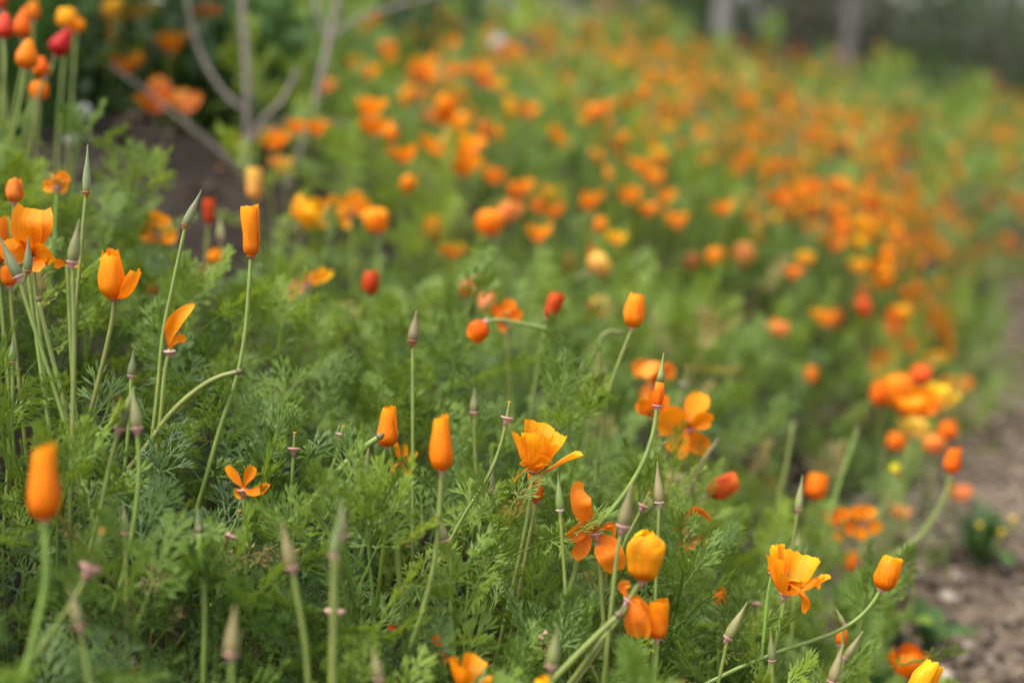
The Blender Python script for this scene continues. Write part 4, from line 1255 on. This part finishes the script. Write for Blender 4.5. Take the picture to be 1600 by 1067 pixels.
def dens(px, py, d):
    """how thickly the far slope flowers, read off the place itself in broad patches"""
    def g(cx, cy, rx, ry): return math.exp(-((px - cx) / rx) ** 2 - ((py - cy) / ry) ** 2)
    if px < 560: return 0.05 if py < 60 and d > 3 else 0.0
    v = 0.12 + .8 * g(900, 40, 170, 110) + 1.0 * g(1000, 200, 170, 90) + 1.0 * g(1250, 210, 200, 110) + 1.0 * g(1330, 380, 170, 100) + .9 * g(1430, 500, 110, 90) + .6 * g(1520, 430, 80, 80) + .5 * g(720, 90, 90, 60) + .6 * g(1520, 240, 110, 60) + .5 * g(1130, 110, 90, 40) + .5 * g(1500, 360, 90, 60) + .45 * g(890, 290, 90, 50)
    v -= .9 * g(1040, 480, 160, 90) + .8 * g(840, 215, 60, 30) + .6 * g(1130, 280, 70, 45) + .6 * g(1400, 120, 110, 30) + .7 * g(1200, 560, 120, 110) + .5 * g(1320, 290, 50, 30) + .3 * g(1500, 190, 60, 40)
    return v

cand = []
tries = 0
while len(cand) < 1500 and tries < 220000:
    tries += 1
    y = 2.6 + 11.3 * random.random() ** 1.15
    x = random.uniform(-.40, .42) * (y + .3)
    s = sdist(x, y)
    if s < 0.0: continue
    z = ground(x, y) + cheight(x, y) * random.uniform(.85, 1.1) + random.uniform(.02, .10)
    px, py, d = proj((x, y, z))
    if px < -60 or px > 1660 or py < -60 or py > 700: continue
    cl = .72 + .8 * nz(x, y, 2.6, 21.0)
    if random.random() > dens(px, py, d) * (.8 + .4 * sstep(120, 300, py)) * cl * min(1.0, max(.16, (py + 40) / 330)): continue
    cand.append((d, x, y, z, px, py))
cand.sort()
def pick():
    return random.choices(['o', 'y', 'd', 's', 'r'], [46, 18, 24, 6, 6])[0]
NTHING = 120
for d, x, y, z, px, py in cand[:NTHING]:
    c = pick()
    slope_poppy((x, y, z), random.choice([0, 1, 2, 3, 4, 5]), COLS[c], CW[c] + ' poppy lost in blur among many on the far slope', CW[c] + ' poppies on the far slope', random.uniform(.58, .82))

# the rest of the far flowers: past counting, one mass
def make_far_petal():
    m, nt, out = mat_base('far_petal')
    at = N(nt, 'ShaderNodeAttribute')
    at.attribute_name = 'tint'
    c = ramp(nt, at.outputs['Fac'], [(0, (.58, .11, .025)), (.15, (.66, .18, .025)), (.4, (.72, .245, .02)), (.7, (.74, .30, .02)), (1, (.74, .38, .025))])
    thin(nt, out, c, .4, .5, .3)
    return m
M_FARPETAL = make_far_petal()
def far_flower(i):
    rr = random.Random(900 + i)
    V, Fc = [], []
    R, L = rr.uniform(.011, .019), .035
    for k, (phi, wr, lean, ls) in enumerate((CUP, WIDE, FURL, RAGGED)[i % 4]):
        v, f, uv = wrap_petal(Vector((0, 0, -.02)), Vector((rr.uniform(-.3, .3), rr.uniform(-.3, .3), 1)), R, L, phi, wr, lean, ls, PROF_CUP if i % 2 else PROF_OPEN, k, 77 + i * 5 + k, 4, 3, .1)
        b = len(V)
        V += v
        Fc += [tuple(q + b for q in t) for t in f]
    return arrays(V, Fc)
FARF = [far_flower(i) for i in range(8)]
far_parts = []
for d, x, y, z, px, py in cand[NTHING:]:
    k = random.uniform(.5, .8)
    far_parts.append((FARF[random.randrange(8)], euler_m(random.gauss(0, .3), random.gauss(0, .3), random.uniform(0, 6.28)) * k, (x, y, z), random.betavariate(2.2, 1.6)))
tag(new_obj('poppy_flowers', mass_mesh('poppy_flowers', far_parts, M_FARPETAL)), 'countless orange poppies blurred together over the far slope', 'poppies', kind='stuff')

# ------------------------------------------------------------------ bare shrub
def shrub():
    foot = P(378, 330, 2.25)
    foot.z = ground(foot.x, foot.y) - .01
    T = Thing('bare_shrub', foot, 'leafless grey brown shrub with forking stems behind the poppies', 'shrub')
    def limb(nm, pts, d, w0, w1, parent=None, end=False):
        Q = [P(p[0], p[1], d + (p[2] if len(p) > 2 else 0)) for p in pts]
        if end: Q = [Vector((Q[0].x, Q[0].y, ground(Q[0].x, Q[0].y) - .02))] + Q
        V, Fc = tube_geo(Q, w0 / F * d * .36, w1 / F * d * .36, 18, 8, .06)
        return T.part(nm, V, Fc, M_BARK, parent=parent)
    a = limb('main_stem', [(376, 300), (386, 205), (386, 110), (380, 30), (378, -60)], 2.25, 19, 14, end=True)
    limb('branch', [(386, 178), (350, 145), (318, 95), (300, 40), (288, -30)], 2.25, 12, 8, a)
    limb('branch', [(372, 268), (330, 225), (285, 190), (225, 140), (168, 100)], 2.25, 13, 6, a)
    limb('branch', [(388, 228), (408, 192), (438, 160), (458, 125), (464, 108)], 2.2, 12, 9, a)
    b = limb('main_stem', [(428, 335), (452, 280), (480, 205), (502, 120), (518, 50), (536, -40)], 2.35, 16, 14, end=True)
    limb('branch', [(514, 62), (496, 20), (482, -30)], 2.35, 10, 7, b)
    limb('branch', [(512, 66), (552, 34), (610, 14), (690, -8)], 2.35, 10, 6, b)
    limb('branch', [(478, 205), (510, 190), (548, 195)], 2.35, 7, 5, b)
    limb('branch', [(400, 205), (440, 190), (478, 172)], 2.3, 7, 4, a)
shrub()

# ------------------------------------------------------------------ white seed heads
def seed_head(px, py, d, wpx, label):
    c = P(px, py, d)
    foot = Vector((c.x - .01, c.y, ground(c.x, c.y) - .01))
    T = Thing('seed_head', foot, label, 'seed head', 'white seed heads')
    V, Fc = tube_geo([c, c.lerp(foot, .5) + Vector((.01, 0, 0)), foot], .0012, .0018, 8, 6)
    T.part('stem', V, Fc, M_STEM, (.25, .24, .12, 1))
    V, Fc = [], []
    R = wpx / 2 / F * d
    for i in range(70):
        zz = 1 - 2 * (i + .5) / 70
        th = i * 2.39996
        dv = Vector((math.sqrt(1 - zz * zz) * math.cos(th), math.sqrt(1 - zz * zz) * math.sin(th), zz))
        tube_geo([c + dv * R * .15, c + dv * R], .0003, .0014, 2, 4, 0, V, Fc)
    T.part('fluff', V, Fc, M_WHITE)
seed_head(131, 174, 2.1, 22, 'upper white fluffy seed head before the dark hollow')
seed_head(111, 218, 2.0, 18, 'lower white fluffy seed head left of the upper one')
seed_head(253, 270, 2.4, 18, 'faint white seed head above the bare soil')
seed_head(779, 67, 4.2, 26, 'lone pale seed head among orange blur near the top')
seed_head(456, 60, 3.6, 20, 'faint pale seed head between the two shrub stems')

# ------------------------------------------------------------------ grass clumps, bushes, weeds
def grass_clump(x, y, n, L, label, mat=M_GRASS, w=.005, seed=0):
    rr = random.Random(seed)
    g = ground(x, y)
    T = Thing('grass_clump', (x, y, g), label, 'grass', None)
    V, Fc = [], []
    for i in range(n):
        az = rr.uniform(0, 6.283)
        l = L * rr.uniform(.5, 1.15)
        out = rr.uniform(.15, .85)
        dirv = Vector((math.cos(az), math.sin(az), 0))
        side = Vector((-math.sin(az), math.cos(az), 0))
        p0 = Vector((x, y, g)) + dirv * rr.uniform(0, .06) + side * rr.uniform(-.05, .05)
        b = len(V)
        m = 7
        for j in range(m):
            t = j / (m - 1)
            p = p0 + dirv * (l * out * t ** 1.6) + Vector((0, 0, l * (t * (1.05 - .1 * out) - .62 * out * t ** 2.6)))
            ww = w * (1 - t ** 2) * .5 + .0003
            V += [p - side * ww, p + side * ww]
        for j in range(m - 1):
            Fc.append((b + 2 * j, b + 2 * j + 1, b + 2 * j + 3, b + 2 * j + 2))
    o = T.part('blades', V, Fc, mat)
    o['kind'] = 'stuff'
    return T
def gpos(px, d):
    p = P(px, 300, d)
    return p.x, p.y
for i, (px, d, n, L, lab) in enumerate([(60, 2.9, 260, .60, 'dark arching grass clump at the far upper left'), (150, 3.1, 260, .60, 'arching grass clump behind the white seed heads'), (245, 3.3, 240, .58, 'grass clump behind the slanting shrub branch'), (330, 3.6, 220, .55, 'grass clump left of the main shrub stem'), (450, 3.8, 200, .5, 'grass clump seen between the two shrub stems'), (20, 2.2, 200, .5, 'grass clump behind the crimson poppy')]):
    x, y = gpos(px, d)
    grass_clump(x, y, n, L, lab, M_GRASS, .006, 40 + i)

def leaf_mass(c, rx, ry, rz, n, ls, seed, lump=.35):
    """loose leaves spread through an uneven crown"""
    rr = random.Random(seed)
    V, Fc = [], []
    for i in range(n):
        while True:
            q = Vector((rr.uniform(-1, 1), rr.uniform(-1, 1), rr.uniform(-1, 1)))
            r = q.length
            if r < 1e-3: continue
            lim = 1 + lump * noise.noise(q.normalized() * 2.2 + Vector((seed, 0, 0))) * 1.6
            if r < lim and rr.random() < .25 + .75 * (r / lim) ** 2: break
        p = c + Vector((q.x * rx, q.y * ry, q.z * rz))
        d = Vector((rr.gauss(0, 1), rr.gauss(0, 1), rr.gauss(0.2, .8))).normalized()
        s = d.orthogonal().normalized()
        s = Matrix.Rotation(rr.uniform(0, 6.28), 3, d) @ s
        l = ls * rr.uniform(.6, 1.3)
        b = len(V)
        V += [p, p + d * l * .5 + s * l * .22, p + d * l, p + d * l * .5 - s * l * .22]
        Fc += [(b, b + 1, b + 2, b + 3)]
    return V, Fc

def bush(px, d, rx, h, n, ls, mat, label, seed, lump=.35, name='bush', group=None):
    p = P(px, 200, d)
    g = ground(p.x, p.y)
    T = Thing(name, (p.x, p.y, g), label, 'bush', group)
    c = Vector((p.x, p.y, g + h * .52))
    V, Fc = leaf_mass(c, rx, rx, h * .5, n, ls, seed, lump)
    o = T.part('crown', V, Fc, mat, smooth=False)
    rr = random.Random(seed)
    for k in range(4):
        e = c + Vector((rr.uniform(-.6, .6) * rx, rr.uniform(-.6, .6) * rx, rr.uniform(0, .3) * h))
        V, Fc = tube_geo([Vector((p.x, p.y, g - .03)), (Vector((p.x, p.y, g)) + e) * .5 + Vector((0, 0, .05 * h)), e], .02 * h + .003, .006 * h + .001, 7, 6, .05)
        T.part('stem', V, Fc, M_BARK)
bush(190, 2.62, .24, .44, 2600, .04, M_DARKLEAF, 'dark leafy bush overhanging the hollow behind the seed heads', 31, .4)
bush(300, 2.75, .22, .34, 2400, .04, M_GRASS, 'green leafy bush overhanging the hollow left of the main shrub stem', 32, .4)
bush(640, 6.2, .34, .62, 2600, .05, M_DARKLEAF, 'dark rounded bush at the top, left of the orange crest', 3)
bush(575, 6.8, .30, .55, 1800, .05, M_DARKLEAF, 'smaller dark bush beside the shrub branch at the top', 4)
bush(430, 5.2, .42, .60, 2600, .04, M_LIME, 'yellow green bush in blur between the shrub stems', 5, .5)
bush(330, 5.6, .40, .55, 2000, .045, M_LIME, 'yellow green bush left of the main shrub stem', 6, .5)
FARB = [(770, 13.5, .8, 1.9, M_MIDLEAF), (860, 15, .9, 2.0, M_OLIVE), (1010, 14.5, .7, 1.7, M_MIDLEAF), (1075, 13.5, .5, 1.3, M_DARKLEAF), (1180, 15, .8, 1.8, M_OLIVE), (1255, 14.2, .7, 1.5, M_OLIVE), (1370, 15, .8, 1.7, M_MIDLEAF), (1440, 17.5, .6, 1.2, M_OLIVE), (1540, 16, .7, 1.5, M_MIDLEAF), (1600, 17.5, .8, 1.6, M_OLIVE), (1310, 18, .9, 1.9, M_OLIVE), (940, 17, 1.0, 2.1, M_OLIVE)]
FARL = ['behind the left shoulder of the orange crest', 'behind the orange crest', 'at the dip right of the orange crest', 'left of the grey tree trunk', 'right of the grey tree trunk', 'left of the thin far trunk', 'right of the thin far trunk', 'low under the bright gap', 'near the upper right corner', 'in the upper right corner', 'deep behind the thin far trunk', 'deep behind the orange crest']
for i, ((px, d, rx, h, mt), lb) in enumerate(zip(FARB, FARL)):
    bush(px, d, rx, h * 1.1, 1200, .13, mt, ('dull olive' if mt is M_OLIVE else 'dark green') + ' background bush ' + lb, 60 + i, .5, 'bush', 'background bushes along the skyline')

def tree(px, d, r, H, label, seed, mat):
    p = P(px, 100, d)
    g = ground(p.x, p.y)
    rr = random.Random(seed)
    T = Thing('tree', (p.x, p.y, g), label, 'tree', 'background trees')
    top = Vector((p.x + rr.uniform(-.3, .3), p.y, g + H))
    V, Fc = tube_geo([Vector((p.x, p.y, g - .1)), Vector((p.x + rr.uniform(-.1, .1), p.y, g + H * .4)), top], r, r * .35, 12, 12, .08)
    tr = T.part('trunk', V, Fc, M_TRUNK)
    for k in range(5):
        z = g + H * rr.uniform(.35, .8)
        az = rr.uniform(0, 6.28)
        s0 = Vector((p.x, p.y, z))
        e = s0 + Vector((math.cos(az) * 1.3, math.sin(az) * 1.3, rr.uniform(.3, 1.0)))
        V, Fc = tube_geo([s0, s0.lerp(e, .5) + Vector((0, 0, .15)), e], r * .45, r * .12, 7, 7, .05)
        T.part('limb', V, Fc, M_TRUNK, parent=tr)
    V, Fc = leaf_mass(Vector((p.x, p.y, g + H * .75)), 1.7, 1.7, H * .32, 3000, .16, seed, .6)
    T.part('crown', V, Fc, mat, smooth=False)
tree(1122, 12.6, .105, 5.2, 'grey trunked tree standing above the dip in the flowery skyline', 1, M_OLIVE)
tree(1318, 13.2, .075, 4.8, 'thin trunked tree in blur right of the grey trunked one', 2, M_OLIVE)
tree(1500, 20, .16, 6.0, 'tree with drooping leaves near the upper right corner', 3, M_DARKLEAF)
tree(1585, 17, .09, 5.0, 'small trunked tree at the right edge of the skyline', 4, M_OLIVE)
tree(905, 18, .12, 5.6, 'tree hidden behind the orange crest at the top', 5, M_DARKLEAF)

# weeds beside and on the path
def weed(px, py, d, n, L, w, mat, label, seed, blooms=0, spread=.9):
    p = P(px, py, d)
    g = ground(p.x, p.y)
    rr = random.Random(seed)
    T = Thing('weed', (p.x, p.y, g), label, 'weed')
    base = Vector((p.x, p.y, g))
    for i in range(n):
        az = i * 2.39996 + rr.uniform(-.3, .3)
        el = rr.uniform(.35, 1.3)
        dv = Vector((math.cos(az) * math.cos(el), math.sin(az) * math.cos(el), math.sin(el)))
        l = L * rr.uniform(.6, 1.15)
        b0 = base + Vector((0, 0, rr.uniform(0, L * .35)))
        V, Fc, uv = blade_petal([b0, b0 + dv * l * .55, b0 + dv * l + Vector((0, 0, -l * .18))], w * rr.uniform(.7, 1.2), .5, rr.uniform(-20, 20), seed * 50 + i, 5, 7, Vector((0, 0, 1)), .15)
        T.part('leaf', V, Fc, mat, None, uv)
    for i in range(blooms):
        c = base + Vector((rr.uniform(-.03, .03), rr.uniform(-.05, 0), L * rr.uniform(.75, 1.0)))
        V, Fc, uv = lathe_geo(c, Vector((0, -.5, 1)), [(.001, 0), (.004, .0015), (.0048, .004), (.002, .006)], 9, .2)
        f = T.part('flower_head', V, Fc, M_PETAL, (.85, .55, .03, 1), uv)
        V, Fc = tube_geo([base, c], .001, .001, 3, 5, 0)
        T.part('stem', V, Fc, M_STEM, GREEN, parent=f)
weed(1530, 905, 2.05, 46, .10, .012, M_GRASS, 'leafy green weed with small yellow heads growing on the path', 1, 3)
weed(1385, 800, 1.75, 8, .085, .045, M_LIME, 'bright lime green broad leaves under the blurred twin poppies', 2)
weed(1240, 760, 1.65, 8, .08, .045, M_LIME, 'bright lime green broad leaves left of the blurred furled poppy', 3)
weed(1400, 930, 1.6, 9, .08, .03, M_LIME, 'pale green weed at the path edge behind the curved stem poppy', 4)
weed(1345, 1010, 1.55, 14, .08, .02, M_GRASS, 'small green weed at the path edge near the bottom', 5)
weed(1450, 960, 1.75, 10, .07, .022, M_GRASS, 'low dusty weed spreading onto the mulch', 6)

# ------------------------------------------------------------------ mulch chips, soil crumbs, litter
def chip(i):
    rr = random.Random(300 + i)
    lx, ly, lz = rr.uniform(.5, 1.4), rr.uniform(.25, .7), rr.uniform(.12, .4)
    V = []
    for x in (-1, 1):
        for y in (-1, 1):
            for z in (-1, 1):
                V.append(Vector((x * lx * rr.uniform(.6, 1), y * ly * rr.uniform(.6, 1), z * lz * rr.uniform(.6, 1))))
    return arrays(V, [(0, 1, 3, 2), (4, 6, 7, 5), (0, 4, 5, 1), (2, 3, 7, 6), (0, 2, 6, 4), (1, 5, 7, 3)])
CHIPS = [chip(i) for i in range(10)]
parts = []
while len(parts) < 9000:
    y = 1.2 + 5.0 * random.random() ** 1.3
    x = xborder(y) - .25 + random.random() ** .9 * 1.3
    if x > (1000) / F * (y + .3): continue
    k = random.choice([.006, .008, .010, .014]) * random.uniform(.6, 1.2)
    parts.append((CHIPS[random.randrange(10)], euler_m(random.gauss(0, .35), random.gauss(0, .35), random.uniform(0, 6.28)) * k, (x, y, ground(x, y) + .012), min(.88, max(0, random.gauss(.46, .26)))))
tag(new_obj('mulch_chips', mass_mesh('mulch_chips', parts, M_CHIP)), 'brown grey wood chips and gravel strewn over the path', 'mulch', kind='stuff')
parts = []
for i in range(900):
    x, y = random.gauss(-.80, .30), random.gauss(2.4, .45)
    k = random.choice([.006, .010, .016]) * random.uniform(.6, 1.2)
    parts.append((CHIPS[random.randrange(10)], euler_m(random.gauss(0, .5), random.gauss(0, .5), random.uniform(0, 6.28)) * k, (x, y, ground(x, y) + .004), min(1, max(0, random.gauss(.30, .2)))))
tag(new_obj('soil_crumbs', mass_mesh('soil_crumbs', parts, M_CHIP)), 'crumbs and dry bits on the bare soil under the shrub', 'soil', kind='stuff')
